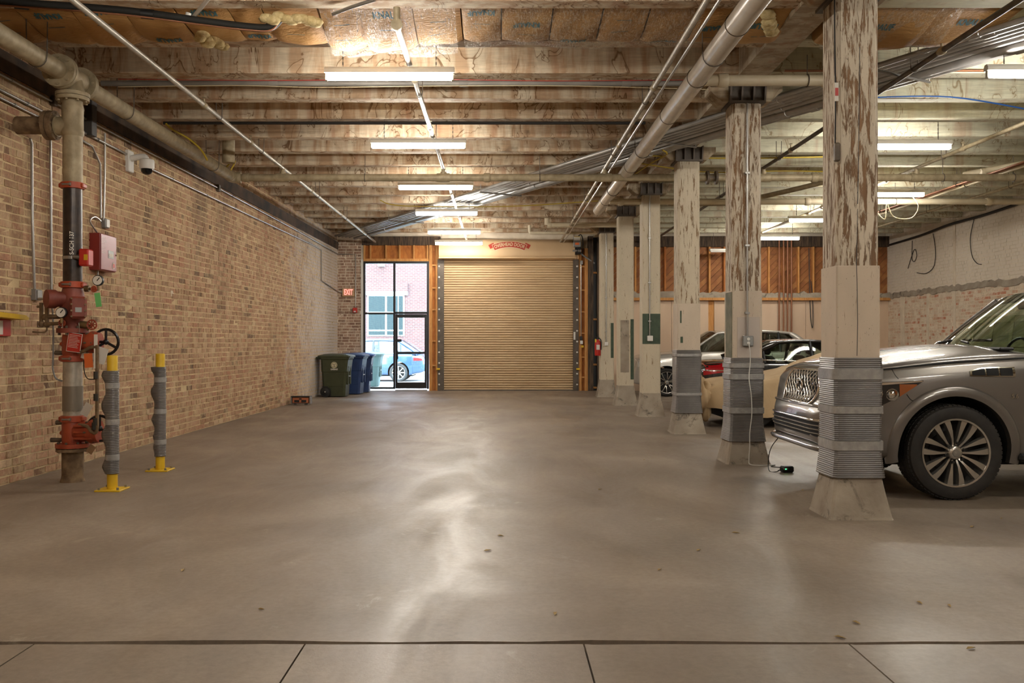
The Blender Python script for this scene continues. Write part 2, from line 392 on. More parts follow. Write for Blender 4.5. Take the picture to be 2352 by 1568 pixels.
m = MB().prism([(xw(-6.2), -6.2), (xw(24.9), 24.9), (xw(24.9)-.35, 24.9), (xw(-6.2)-.35, -6.2)], -.1, 4.65, 'z')
wall_left = struct('wall_left', m, MORTAR_L, 'long tan brick wall with pale mortar and sooty patches on the left')
dl = Vector((.0129, 1, 0)).normalized(); nl = Vector((1, -.0129, 0)).normalized()
U0 = 6.6
near = lambda b_: (0 if b_[0]+U0 > 8.25 else 1, b_[0])
lay_bricks(wall_left, BRICK_L, (xw(U0), U0, 0), dl, nl, 24.5-U0, .01, 4.58, 300, U0, keep=lambda a, b_, z: not (3.86 < z < 4.02), pick=near)
m = MB().prism([(xw(-6), -6), (xw(24.5), 24.5), (xw(24.5)+.025, 24.5), (xw(-6)+.025, -6)], 3.875, 4.075, 'z')
m.build('ledger_band', DARKWOOD, wall_left)
# right wall
XR = 10.66
wall_right = struct('wall_right', MB().box(XR, XR+.35, -6.2, 24.9, -.1, 4.65), MORTAR_R, 'right brick wall, painted beige above and bare red speckled below')
lay_bricks(wall_right, BRICK_R, (XR, 24.5, 0), (0, -1, 0), (-1, 0, 0), 15.5, .01, 4.58, 300, 0, stuff_name='brickwork', pick=lambda b_: (0 if (b_[0] < 6.6 and b_[2] > 1.3) else 1, -b_[0]))
m = MB()
for (y, w, zt) in ((23.6, .11, 2.62), (22.2, .06, 2.62), (20.9, .05, 4.2)): m.box(XR-.022, XR, y-w, y+w, 0, zt)
m.build('old_plaster_strip', MORTAR_R, wall_right)
m = MB(); zz = []
for i in range(111):
    y = 24.5-15.4*i/110; zz.append((y, 2.62+random.uniform(-.03, .03)))
for (a, za), (b_, zb) in zip(zz[:-1], zz[1:]): m.add([(XR-.03, a, za-.09), (XR-.03, b_, zb-.09), (XR-.02, b_, zb+.05), (XR-.02, a, za+.05)], [(0, 1, 2, 3)])
m.build('broken_plaster_edge', CONC, wall_right)
struct('wall_rear', MB().box(-5.2, 11, -6.5, -6.2, -.1, 4.65), PANEL, 'plain closing wall behind the viewer')

# --- far wall
wb = MB()
wb.box(-5.2, bx(835), YB+.02, YB+.4, -.1, 4.65); wb.box(bx(835), bx(985), YB+.10, YB+.4, bz(600), 4.65)
wb.box(bx(985), bx(1018), YB+.10, YB+.4, -.1, 4.65); wb.box(bx(1018), bx(1318), YB+.10, YB+.4, 3.75, 4.65)
wb.box(bx(1318), 11, YB+.14, YB+.4, -.1, 4.65)
wall_back = struct('wall_back', wb, MORTAR_R, 'far end wall with storefront, roll-up door and bare sheathing')
lay_bricks(wall_back, BRICK_B, (xw(YB)-.02, YB+.02, 0), (1, 0, 0), (0, -1, 0), bx(829)-xw(YB)+.02, .01, 4.22, 400)
MB().box(bx(829), bx(835), YB-.01, YB+.1, 0, 3.6).build('white_trim', WHITE, wall_back)
# header over the storefront
MB().box(bx(832), bx(1012), YB-.03, YB+.1, bz(563), 4.23).build('top_beam', DARKWOOD, wall_back)
MB().box(bx(835), bx(985), YB+.06, YB+.1, bz(598), bz(563)).build('plywood_panel', PLY, wall_back)
MB().box(bx(835), bx(985), YB-.03, YB+.1, bz(600), bz(594)).build('header_plate', STUD, wall_back)
for px in (837, 851, 887, 918, 951, 982): MB().box(bx(px)-.02, bx(px)+.02, YB-.02, YB+.07, bz(594), bz(563)).build('stud', STUD, wall_back)
def jamb(x0, x1, sw, zb, blocks):
    MB().box(x0, x1, YB+.055, YB+.1, 0, zb).build('plywood_panel', PLY, wall_back)
    for a in (x0, x1-sw): MB().box(a, a+sw, YB-.04, YB+.06, 0, zb).build('stud', STUD, wall_back)
    for py in blocks: MB().box(x0+sw, x1-sw, YB-.02, YB+.06, bz(py)-.02, bz(py)+.02).build('blocking', STUD, wall_back)
jamb(bx(986), bx(1008), .085, bz(563), (609, 661, 711, 783, 839))
jamb(bx(1328), bx(1350), .09, bz(570), (612, 666, 716, 765, 820, 866))
for (a, b_) in ((1350, 1362), (1371, 1381)): MB().box(bx(a), bx(b_), YB-.1, YB+.1, 0, 4.23).build('dark_post', DARKWOOD, wall_back)
MB().box(bx(1362), bx(1371), YB+.1, YB+.13, 0, 4.23).build('void_shade_sheet', BLACK, wall_back)  # black sheet standing in for the shade of the void between the posts
for py in (626, 733, 837, 890): MB().box(bx(1362), bx(1371), YB, YB+.1, bz(py)-.025, bz(py)+.025).build('blocking', STUD, wall_back)
# right half: diagonal sheathing above, wallboard below
XA, XZ, Z1, Z2, ZT = bx(1381), XR, bz(690), bz(673), bz(567)
MB().box(XA, XZ, YB-.08, YB+.14, ZT, 4.23).build('top_beam', DARKWOOD, wall_back)
hgt = ZT-Z2; x = XA-hgt
while x < XZ:
    w = .185; pl = [(x, Z2), (x+w-.008, Z2), (x+w-.008+hgt, ZT), (x+hgt, ZT)]
    def clip(P, f):
        out = []
        for i in range(len(P)):
            a, b_ = P[i], P[(i+1) % len(P)]; fa, fb = f(a), f(b_)
            if fa >= 0: out.append(a)
            if fa*fb < 0: t = fa/(fa-fb); out.append((a[0]+(b_[0]-a[0])*t, a[1]+(b_[1]-a[1])*t))
        return out
    pl = clip(clip(pl, lambda p: p[0]-XA), lambda p: XZ-p[0])
    if len(pl) > 2: dpt = random.uniform(0, .006); MB().prism(pl, YB+.06-dpt, YB+.1, 'y').build('sheathing_board', DIAG, wall_back)
    x += w
x = XA+.1
while x < XZ-.1:
    MB().box(x, x+.045, YB-.06, YB+.07, Z2, ZT).build('stud', STUD if random.random() < .5 else SHEATH, wall_back); x += .406
m = MB(); k = 80
tops = [Z2+random.uniform(-.02, .05) for i in range(k+1)]
for i in range(k):
    a, b_ = XA+(XZ-XA)*i/k, XA+(XZ-XA)*(i+1)/k
    m.add([(a, YB-.16, bz(684)), (b_, YB-.16, bz(684)), (b_, YB-.15, tops[i+1]), (a, YB-.15, tops[i]), (a, YB+.1, tops[i]), (b_, YB+.1, tops[i+1])], [(0, 1, 2, 3), (3, 2, 5, 4)])
m.build('rubble_ledge', CONC, wall_back)
MB().box(XA, XZ, YB-.17, YB+.1, bz(690), bz(684)).build('ledge_plate', STUD, wall_back)
x = XA; cuts = [bx(1542), bx(1627), bx(1640), bx(1748), bx(1850), bx(1953), XZ]
for c_ in cuts:
    if abs(c_-bx(1640)) < .01: MB().box(x, c_, YB+.02, YB+.12, 0, Z1).build('stud', STUD, wall_back)
    else: MB().box(x+.004, c_-.004, YB-.02, YB+.12, 0, Z1).build('wall_panel', PANEL, wall_back)
    x = c_
# --- ceiling
ceil = struct('ceiling', MB().box(-5.2, 11, -6.2, 24.9, 4.6, 4.72), DECK, 'heavy timber ceiling of boards carried on water stained joists')
ZB = 4.23
for k in range(-9, 15):
    y = 9.55+k
    for (a, b_, mt) in ((xw(y)-.02, 2.58, JOIST_L), (2.86, XR+.05, JOIST_R)):
        w = .2+random.uniform(-.01, .01); dz = random.uniform(-.012, .012); dx = (b_-a)/2; m = MB()
        m.bbox(-dx, dx, -w/2, w/2, 0, 4.6-ZB-dz, .012)
        o = m.build('joist', mt, ceil, world=False); o.location = Vector(((a+b_)/2, y+w/2, ZB+dz))-ORG[ceil.name]
MB().box(2.56, 2.88, -6, 24.5, 4.2, 4.6).build('girder', GIRDER, ceil)

# --- storefront window and door
wd = thing('window_1', 'black framed storefront glazing beside the roll-up door', 'window', (bx(870), YB, 0)); wd['kind'] = 'structure'
def fr(name, p, x0, x1, y0, y1, mat=BLACKM, d0=-.03, d1=.08): return MB().bbox(bx(x0), bx(x1), YB+d0, YB+d1, bz(y1), bz(y0), .004).build(name, mat, p)
fr('frame_post', wd, 835, 839, 600, 893); fr('frame_post', wd, 980.5, 985, 600, 893); fr('frame_rail', wd, 839, 980.5, 600, 605)
fr('mullion', wd, 903.5, 908, 605, 893); fr('frame_rail', wd, 839, 903.5, 717.5, 721.5); fr('frame_rail', wd, 839, 903.5, 889, 893); fr('frame_rail', wd, 908, 980.5, 716, 721)
for (x0, x1, y0, y1) in ((839, 903.5, 605, 717.5), (839, 903.5, 721.5, 889), (908, 980.5, 605, 716)): fr('pane', wd, x0, x1, y0, y1, GLASSW, .02, .028)
dr = thing('door_1', 'black framed glass exit door', 'door', (bx(944), YB, 0)); dr['kind'] = 'structure'
for a in ((908.5, 913), (975.5, 980)): fr('stile', dr, a[0], a[1], 721.5, 892, d0=-.02, d1=.05)
fr('top_rail', dr, 913, 975.5, 721.5, 729, d0=-.02, d1=.05); fr('middle_rail', dr, 913, 975.5, 808, 812, d0=-.02, d1=.05); fr('bottom_rail', dr, 913, 975.5, 878, 892, d0=-.02, d1=.05)
fr('pane', dr, 913, 975.5, 729, 808, GLASSW, .01, .018); fr('pane', dr, 913, 975.5, 812, 878, GLASSW, .01, .018)
m = MB(); m.tube(catmull([(bx(914), YB-.02, bz(806)), (bx(914), YB-.09, bz(807)), (bx(914.5), YB-.09, bz(822)), (bx(914), YB-.02, bz(823))], 5), .012, 8); m.build('pull_handle', BLACK, dr, smooth=50)
m = MB(); m.cyl((bx(911), YB-.05, bz(782)), (bx(911), YB-.02, bz(782)), .035, 14); m.bbox(bx(911), bx(923), YB-.06, YB-.03, bz(785), bz(779), .01); m.build('lock_lever', BLACK, dr, smooth=40)
MB().bbox(bx(947), bx(972), YB-.06, YB-.02, bz(727), bz(722), .006).build('closer_arm', BLACK, dr)
MB().box(bx(908), bx(981), YB-.06, YB+.08, 0, .025).build('threshold', STEEL, dr)

# --- roll-up door
rd = thing('roll_up_door', 'wide tan steel roll-up door filling the far opening', 'garage door', (bx(1168), YB, 0))
NS = 55; ph = bz(593)/NS; x0, x1 = bx(1016), bx(1320)
prof = [(.016, .0), (.014, .011), (-.018, .013), (-.027, .020), (-.032, .034), (-.031, .050), (-.026, ph-.004), (-.020, ph-.0005), (.020, ph), (.020, 0)]
sm = None
for i in range(NS):
    if sm is None:
        m = MB(); m.prism(prof, x0, x1, 'x'); o = m.build('slat', DOORTAN, rd, world=False, smooth=50); sm = o
        o.location = Vector((0, YB+.05, 0))-ORG[rd.name]
    else:
        o = sm.copy(); C.objects.link(o)
        o.location = Vector((0, YB+.05, i*ph))-ORG[rd.name]
MB().box(x0, x1, YB+.0, YB+.08, 0, .03).build('bottom_bar', DARKSTEEL, rd)
for (a, b_, s) in ((1006, 1019, 1), (1317, 1328, -1)):
    m = MB(); m.box(bx(a), bx(b_), YB-.07, YB-.05, 0, bz(596)); e = bx(b_) if s > 0 else bx(a); m.box(e-.01, e+.01, YB-.05, YB+.06, 0, bz(596))
    e = bx(a) if s > 0 else bx(b_); m.box(e-.008, e+.008, YB-.08, YB+.06, 0, bz(596))
    g = m.build('guide_rail', DARKSTEEL, rd)
    for k in range(12):
        py = 612+k*24.6
        if py < 890: MB().lathe([(.0, -.095), (.02, -.092), (.026, -.08), (.026, -.07)], (bx(1009 if s > 0 else 1325), YB, bz(py)), 'y', 8, False).build('bolt', PAPER, g)
    MB().bbox(bx(1003 if s > 0 else 1323), bx(1011 if s > 0 else 1331), YB-.16, YB-.07, bz(849), bz(845), .008).build('safety_sensor', YELLOW, g)
m = MB(); hp = [(-.05, bz(594)), (-.36, bz(594)), (-.40, bz(589)), (-.38, bz(575)), (-.33, bz(560)), (-.25, bz(552)), (-.05, bz(552))]
m.prism([(YB+a, z) for a, z in hp], bx(1010), bx(1318), 'x'); hood = m.build('hood', DOORTAN, rd, smooth=60)
MB().box(bx(1010), bx(1321), YB-.42, YB-.36, bz(596), bz(593)).build('hood_lip', DOORTAN, rd)
MB().bbox(bx(1317), bx(1321), YB-.10, YB-.07, bz(780), bz(762), .004).build('latch_plate', WHITE, rd)
# banner lettering on the hood: red ribbon with pale letters bent on an arc
def bend(m, cxp, czp, R, yy):
    out = []
    for p in m.v:
        a = p[0]/R; rr = R+p[1]; x_ = cxp+rr*math.sin(a); z_ = czp-R+rr*math.cos(a)
        out.append((x_, yy(z_), z_))
    m.v = out; return m
def hood_y(z):                                            # depth of the hood face at height z
    pts = sorted([(b_, a) for a, b_ in hp[2:6]])
    for (za, a), (zb, b_) in zip(pts[:-1], pts[1:]):
        if za <= z <= zb: return YB+a+(b_-a)*(z-za)/(zb-za)
    return YB+(pts[0][1] if z < pts[0][0] else pts[-1][1])
cxp, czp, RR = bx(1170), bz(563.5), 1.05
def ribbon(x0, x1, z0, z1, off, mat, nm, nx=24):
    m = MB(); m.grid(lambda u, v: (lerp(x0, x1, u), lerp(z0, z1, v), 0), nx, 2); bend(m, cxp, czp, RR, lambda z: hood_y(z)-off); return m.build(nm, mat, hood)
SIGNRED = plain('sign_red', '#a63a2b', .5); SIGNPALE = plain('sign_pale', '#cdbb98', .5)
ribbon(-.46, .46, -.10, .085, .010, SIGNPALE, 'banner_edge'); ribbon(-.45, .45, -.085, .07, .012, SIGNRED, 'banner')
for s in (-1, 1): ribbon(s*.40, s*.54, .0, .12, .006, SIGNRED, 'banner_tail', 6)
m = text_mb('OVERHEAD DOOR', .135, .0035, spacing=1.02); xs = [p[0] for p in m.v]; k = .84/(max(xs)-min(xs)); m.v = [(p[0]*k, p[1], 0) for p in m.v]
bend(m, cxp, czp-.008, RR, lambda z: hood_y(z)-.016); m.build('lettering', SIGNPALE, hood)
# opener motor beside the hood
om = thing('door_opener', 'grey door opener motor with white label cover above right guide', 'motor', (bx(1322), YB-.2, bz(586)))
MB().bbox(bx(1312), bx(1333), YB-.32, YB-.05, bz(586), bz(556), .02).build('motor_frame', BLACK, om)
MB().bbox(bx(1314), bx(1331), YB-.42, YB-.31, bz(571), bz(546), .012).build('cover', GREYBOX, om)
MB().box(bx(1315.5), bx(1329.5), YB-.425, YB-.42, bz(556), bz(548)).build('label_plate', PAPER, om)
MB().box(bx(1315.5), bx(1329.5), YB-.427, YB-.42, bz(548), bz(547)).build('yellow_stripe', YELLOW, om)
MB().box(bx(1318), bx(1327), YB-.425, YB-.42, bz(566), bz(561)).build('orange_mark', ORANGE_T, om)
for px in (1315, 1320, 1326, 1330): MB().lathe([(.03, -.4), (.03, -.31)], (bx(px), YB, bz(579)), 'y', 10).build('gear_hub', STEEL, om)
m = MB(); m.cyl((bx(1328), YB-.2, bz(581)), (bx(1365), YB-.05, bz(605)), .022, 8); m.build('brace_arm', GREYBOX, om)
m = MB(); m.tube(catmull([(bx(1325), YB-.2, bz(546)), (bx(1333), YB-.18, bz(541)), (bx(1338), YB-.12, bz(555)), (bx(1337), YB-.06, bz(590))], 6), .014, 6); m.build('flexible_conduit', BLACK, om)
jb = thing('junction_box', 'small steel junction box and conduit beside roll-up door', 'box', (bx(1335), YB-.06, bz(783)))
MB().bbox(bx(1331.5), bx(1338), YB-.12, YB-.04, bz(608), bz(599), .006).build('upper_box', STEEL, jb)
MB().cyl((bx(1334), YB-.07, bz(608)), (bx(1334), YB-.07, bz(772)), .012, 8).build('conduit', CONDUIT, jb)
MB().bbox(bx(1331), bx(1337), YB-.10, YB-.05, bz(781), bz(772), .004).build('switch_box', BLACK, jb)
MB().bbox(bx(1332), bx(1338), YB-.11, YB-.06, bz(790), bz(782), .004).build('button_box', WHITE, jb)
MB().box(bx(1334), bx(1340), YB-.065, YB-.06, bz(798), bz(793)).build('hang_tag', YELLOW, jb)

# --- light behind: street, sidewalk and building outside
SIDEWALK = mottled('sidewalk', '#8b8781', '#a09c95', 3, .9, mode='World'); ROAD = mottled('asphalt', '#77746f', '#8b8782', 5, .9, mode='World')
struct('floor_outside', MB().box(-30, 30, 24.9, 30.0, -.15, -.02), SIDEWALK, 'pale sidewalk beyond the storefront glass')
struct('floor_street', MB().box(-60, 60, 30.0, 37.5, -.25, -.14), ROAD, 'grey street beyond the sidewalk')
struct('trim_kerb', MB().box(-60, 60, 37.5, 37.9, -.25, .0), SIDEWALK, 'kerb of the opposite sidewalk')
struct('floor_opposite', MB().box(-60, 60, 37.9, 42, -.25, -.01), SIDEWALK, 'sidewalk on the far side of the street')
n = NT('far_brick'); v = n.coords('World'); sw = n.node('ShaderNodeSeparateXYZ'); n.L(v, sw.inputs[0]); cb = n.node('ShaderNodeCombineXYZ'); n.L(sw.outputs[0], cb.inputs[0]); n.L(sw.outputs[2], cb.inputs[1])
br = n.node('ShaderNodeTexBrick'); n.L(cb.outputs[0], br.inputs[0]); br.inputs['Scale'].default_value = 1; br.inputs['Brick Width'].default_value = .22; br.inputs['Row Height'].default_value = .078; br.inputs['Mortar Size'].default_value = .008
br.inputs['Color1'].default_value = lin('#5a352f'); br.inputs['Color2'].default_value = lin('#4f302b'); br.inputs['Mortar'].default_value = lin('#615957'); n.col(br.outputs[0]); FARB = n.set(.9)
bd = thing('brick_building', 'red brick building across the street with white framed windows', 'building', (-3, 41, 0))
def ob(px, D): return (px-CX)*D/FPX
def oz(py, D): return HC-(py-CY)*D/FPX
DB = 41.0
MB().box(-30, 20, DB, DB+.4, -.1, 14).build('wall', FARB, bd)
MB().box(ob(838, DB), ob(937, DB), DB-.12, DB, oz(669, DB), oz(650, DB)).build('brick_band', FARB, bd)
MB().box(ob(838, DB), ob(937, DB), DB-.10, DB, oz(678, DB), oz(669, DB)).build('stone_lintel', SIDEWALK, bd)
win = MB().box(ob(844, DB), ob(929, DB), DB-.06, DB+.02, oz(771, DB), oz(678, DB)).build('window_frame', WHITE, bd)
DWIN = plain('far_window_glass', '#28302f', .5, 0, 0, .1); 
for (a, b_) in ((847, 885), (889, 914), (916, 926)):
    for (c_, d_) in ((680, 716), (719, 757), (760, 769)): MB().box(ob(a, DB), ob(b_, DB), DB-.075, DB-.055, oz(d_, DB), oz(c_, DB)).build('window_pane', DWIN, win)
MB().box(-30, 20, DB-.25, DB, -.1, oz(826, DB)).build('stone_plinth', SIDEWALK, bd)
MB().box(ob(870, DB), ob(884, DB), DB-.3, DB, oz(612, DB), oz(605, DB)).build('wall_lamp', WHITE, bd)
# ================================================================ COLUMNS
def sq(h, c): return [(-h+c, -h), (h-c, -h), (h, -h+c), (h, h-c), (h-c, h), (-h+c, h), (-h, h-c), (-h, -h+c)]
def rsq(h, n=48, e=11.0):
    out = []
    for j in range(n):
        a = 2*PI*j/n+PI/n; c, s = math.cos(a), math.sin(a); r = (abs(c)**e+abs(s)**e)**(-1/e); out.append((h*r*c, h*r*s))
    return out
def rings(m, levels):                                    # levels: list of (z, polygon)
    n = len(levels[0][1]); vs = [(p[0], p[1], z) for z, P in levels for p in P]
    fs = [(i*n+j, i*n+(j+1) % n, (i+1)*n+(j+1) % n, (i+1)*n+j) for i in range(len(levels)-1) for j in range(n)]
    fs += [tuple(range(n))[::-1], tuple(range((len(levels)-1)*n, len(levels)*n))]
    return m.add(vs, fs)
def whalf(z): return .184+(max(0, .52-z)/.52)**1.3*.058
def wrap_part(root, z0, z1, seed):
    rnd = random.Random(seed); m = MB(); lv = []; k = int((z1-z0)/.0155)
    ph1, ph2 = rnd.uniform(0, 6), rnd.uniform(0, 6)
    for i in range(k*2+1):
        z = z0+(z1-z0)*i/(k*2); h = whalf(z)+(.0028 if i % 2 else 0)
        P = [(x*(1+.012*math.sin(z*9+ph1)+.010*math.sin(3*math.atan2(y, x)+z*5+ph2)), y*(1+.012*math.sin(z*7+ph2))) for x, y in rsq(h)]; lv.append((z, P))
    return rings(m, lv).build('wrap', WRAP, root, world=False, smooth=12)
def tape_part(root, z0, z1):
    m = MB(); lv = []
    for i in range(7):
        z = lerp(z0, z1, i/6); lv.append((z, [(x*(1+random.uniform(0, .006)), y*(1+random.uniform(0, .006))) for x, y in rsq(whalf(z)+.0095)]))
    return rings(m, lv).build('tape', TAPE, root, world=False, smooth=70)
cols = [
 (2.738, 6.982, 1.93, (.31, 1.226), [(1.06, 1.14), (.80, .855), (.52, .59)], PEEL1, 'peeling timber column wrapped in grey plastic in front of the grey SUV'),
 (2.737, 10.045, 1.91, (.245, 1.168), [(1.06, 1.11), (.93, .99), (.555, .62)], PEEL1, 'wrapped timber column with an outlet box and hanging white cord'),
 (2.77, 13.235, 1.906, (.302, 1.225), [(1.13, 1.17), (.56, .60)], PEEL2, 'timber column with smooth grey wrap, third from the viewer'),
 (2.73, 16.235, None, None, [], PEEL3, 'bare column with a dark green painted patch and a white switch box'),
 (2.665, 18.985, None, None, [], PEEL3, 'bare beige column with a narrow green strip, second from the far end'),
 (2.61, 21.885, None, None, [], PEEL3, 'farthest beige column beside the fire extinguisher')]
for i, (xc, yc, zs, wr, tp, pm, lab) in enumerate(cols):
    r = thing('column', lab, 'column', (xc, yc, 0), group='timber columns in a row')
    m = MB(); h0 = .236
    rings(m, [(0, sq(h0+.01, .02)), (.02, sq(h0, .02)), (.2, sq(.2, .02)), (.34, sq(.176, .02)), (.42, sq(.171, .02))]); m.build('base', CONC, r, world=False)
    if zs:
        m = MB(); rings(m, [(.42, sq(.168, .012)), (zs-.006, sq(.168, .012)), (zs, sq(.166, .012))]); m.build('lower_shaft', LOWER, r, world=False)
        m = MB(); rings(m, [(zs, sq(.164, .032)), (3.985, sq(.162, .032))]); m.build('shaft', pm, r, world=False)
    else:
        m = MB(); rings(m, [(.42, sq(.166, .02)), (3.985, sq(.162, .02))]); m.build('shaft', pm, r, world=False)
    if wr: wrap_part(r, wr[0], wr[1], i)
    for a, b_ in tp: tape_part(r, a, b_)
    # steel cap with fins, timber bolster
    MB().box(-.2, .2, -.2, .2, 3.985, 4.01).build('cap_plate', DARKSTEEL, r, world=False)
    m = MB(); m.prism([(-.40, 4.2), (-.40, 4.13), (-.27, 4.012), (.27, 4.012), (.40, 4.13), (.40, 4.2)], -.14, .14, 'y'); m.build('bolster', GIRDER, r, world=False)
    MB().box(-.2, .2, -.16, -.145, 4.01, 4.2).build('cap_web', DARKSTEEL, r, world=False)
    for fx in (-.19, -.065, .065, .19):
        m = MB(); m.prism([(-.16, 4.01), (-.2, 4.01), (-.245, 4.2), (-.16, 4.2)], fx-.01, fx+.01, 'x'); m.build('fin', DARKSTEEL, r, world=False)
    if i == 0:
        m = MB(); pts = [(-.012, 1.24), (-.006, 1.5), (-.014, 1.93), (-.004, 2.4), (.006, 3.0), (.012, 3.6)]
        for (a, z0), (b_, z1) in zip(pts[:-1], pts[1:]): m.add([(a-.0025, -.1685, z0), (a+.0025, -.1685, z0), (b_+.0025, -.1685, z1), (b_-.0025, -.1685, z1)], [(0, 1, 2, 3)]) if z1 <= 1.94 else m.add([(a-.003, -.1645, z0), (a+.003, -.1645, z0), (b_+.002, -.1635, z1), (b_-.002, -.1635, z1)], [(0, 1, 2, 3)])
        m.build('crack', BLACK, r, world=False)
    def patch(nm, x0, x1, z0, z1, mat, side='f'):
        m = MB(); k = 8; hw = .1715 if zs and z1 < zs else .1695
        if side == 'f': m.bbox(x0, x1, -hw-.001, -.15, z0, z1, .002)
        else: m.bbox(-hw-.001, -.15, x0, x1, z0, z1, .002)
        return m.build(nm, mat, r, world=False)
    if i == 1: patch('white_paint_patch', -.11, .14, 1.17, 1.62, plain('white_paint', '#b8aca0', .8)); patch('grey_green_patch', -.16, .1, 1.17, 1.9, mottled('old_green_grey', '#5f5f4d', '#78745f', 8, .8), 'l')
    if i == 2: patch('dark_scrape', -.13, -.11, 1.62, 1.8, GREENP); patch('dark_scrape', -.125, -.09, 1.33, 1.42, GREENP)
    if i == 3: patch('green_paint_patch', -.16, .16, 1.305, 1.85, GREENP)
    if i == 4: patch('green_paint_patch', .09, .16, .55, 1.82, GREENP); patch('grey_patch', -.12, .06, .7, 1.8, CONC)
    if i == 5: patch('green_paint_patch', .09, .16, .95, 1.8, GREENP)
# --- electrics on the columns
def outlet(c, x, zb, wdt, label, mat, ctop=3.98, socket=True):
    xc, yc = cols[c][0], cols[c][1]; yf = yc-.17
    r = thing('outlet_box', label, 'outlet', (xc+x, yf, zb))
    MB().bbox(xc+x-wdt/2, xc+x+wdt/2, yf-.05, yf, zb-wdt/2, zb+wdt/2, .008).build('box', mat, r)
    if socket:
        for dz in (-.022, .022): MB().lathe([(.017, -.056), (.017, -.05)], (xc+x, yf, zb+dz), 'y', 12).build('socket', WHITE, r)
    MB().cyl((xc+x-.005, yf-.018, zb+wdt/2), (xc+x-.005, yf-.018, ctop), .011, 8).build('conduit', CONDUIT, r, smooth=60)
    for z in (zb+.3, 2.4, 3.2): MB().box(xc+x-.03, xc+x+.02, yf-.034, yf, z, z+.02).build('strap', STEEL, r)
outlet(1, -.0, 1.355, .115, 'grey outlet box on the column with the white cord', GREYBOX)
outlet(3, -.03, 1.405, .1, 'white switch box over the dark green column patch', WHITE, socket=False)
outlet(5, -.02, 1.29, .09, 'small white box on the farthest column', WHITE, socket=False)
c2x, c2y = cols[1][0], cols[1][1]-.17
m = MB(); pts = [(c2x, c2y-.06, 1.33), (c2x+.012, c2y-.065, 1.25), (c2x+.02, c2y-.05, 1.12), (c2x+.005, c2y-.055, .95), (c2x+.03, c2y-.055, .75), (c2x+.03, c2y-.075, .55), (c2x+.005, c2y-.085, .35), (c2x+.0, c2y-.10, .2), (c2x-.01, c2y-.11, .05), (c2x+.0, c2y-.14, .008), (c2x+.12, c2y-.2, .007), (c2x+.26, c2y-.16, .007)]
m.tube(catmull(pts, 6), .0055, 6); one('extension_cord', m, WHITE, 'white extension cord hanging down the wrapped column to the floor', 'cord')
ch = thing('battery_charger', 'black battery charger with green light on the floor', 'charger', (2.965, 9.22, 0), .2)
MB().bbox(-.062, .062, -.045, .045, 0, .066, .014).build('case', BLACK, ch, world=False, smooth=40)
MB().bbox(-.055, -.012, -.047, -.043, .03, .05, .002).build('label_panel', GREYBOX, ch, world=False)
MB().box(-.04, -.033, -.0485, -.046, .036, .043).build('indicator', emit('green_led', '#2bff7a', 4), ch, world=False)
m = MB(); m.tube(catmull([(2.90, 9.22, .03), (2.85, 9.2, .008), (2.80, 9.27, .007), (2.81, 9.34, .1), (2.83, 9.3, .25), (2.93, 9.22, .43), (3.0, 9.12, .66), (3.04, 9.05, .86), (3.06, 8.98, .93)], 7), .005, 6)
one('charger_lead', m, BLKC, 'thin black lead rising from the charger to the grille', 'cable')
m = MB(); m.tube(catmull([(c2x+.26, c2y-.16, .006), (2.92, 9.6, .006), (3.02, 9.5, .006), (2.98, 9.4, .006), (2.9, 9.3, .007)], 6), .0045, 6); one('power_cord', m, BLKC, 'black cord lying looped on the floor behind the charger', 'cable')

# ================================================================ FLUORESCENT FIXTURES
def make_fixture():
    r = thing('fluorescent_light', 'x', 'light')
    m = MB(); m.prism([(-.038, .0), (.038, .0), (.038, .035), (.02, .06), (-.02, .06), (-.038, .035)], -.625, .625, 'x'); m.build('housing', FIXT, r, world=False)
    m = MB(); m.cyl((-.6, 0, -.038), (.6, 0, -.038), .030, 14); m.build('tube', TUBE, r, world=False, smooth=60)
    for s in (-1, 1): MB().bbox(s*.608-.012, s*.608+.012, -.02, .02, -.07, .01, .004).build('end_cap', FIXT, r, world=False)
    for s in (-1, 1):
        m = MB()
        for k in range(23):
            z = .055+k*.0265; m.box(s*.45-(.006 if k % 2 else .002), s*.45+(.006 if k % 2 else .002), -.002 if k % 2 else -.006, .002 if k % 2 else .006, z, z+.028)
        m.build('chain', DARKSTEEL, r, world=False)
    return r
fix = [(-1.065, 8.62, 'fluorescent light nearest in the left row, under the insulation'), (-1.065, 11.69, 'second fluorescent light of the left row'), (-1.065, 14.8, 'third fluorescent light of the left row, just past the cross pipe'),
 (-1.065, 17.86, 'fourth fluorescent light of the left row'), (-1.065, 20.84, 'fifth fluorescent light of the left row, before the roll-up door'), (-1.065, 23.2, 'fluorescent light hanging in front of the roll-up door hood'),
 (5.28, 8.55, 'fluorescent light at the upper right edge beside conduits'), (5.32, 11.75, 'fluorescent light right of the nearest column, over the SUV'), (6.75, 15.5, 'fluorescent light with loose cream wires hanging below'),
 (6.70, 18.8, 'fluorescent light just left of the nearest column, over the parked cars'), (6.8, 22.1, 'farthest fluorescent light on the right, by the diagonal boards'),
 (-1.065, 5.5, 'fluorescent light overhead behind the frame top, left row'), (-1.065, 2.4, 'fluorescent light overhead near the viewer, left row'), (-1.065, -1.5, 'fluorescent light behind the viewer, left row'),
 (5.3, 5.4, 'fluorescent light overhead, right row, before the SUV'), (5.3, 2.3, 'fluorescent light overhead near the viewer, right row'), (5.3, -1.5, 'fluorescent light behind the viewer, right row')]
proto = make_fixture()
for i, (x, y, lab) in enumerate(fix):
    o = proto if i == 0 else copy_tree(proto)
    o.location = (x, y, 3.935+random.uniform(-.01, .01)); o['label'] = lab; o['group'] = 'fluorescent ceiling lights'; ORG[o.name] = o.location.copy()
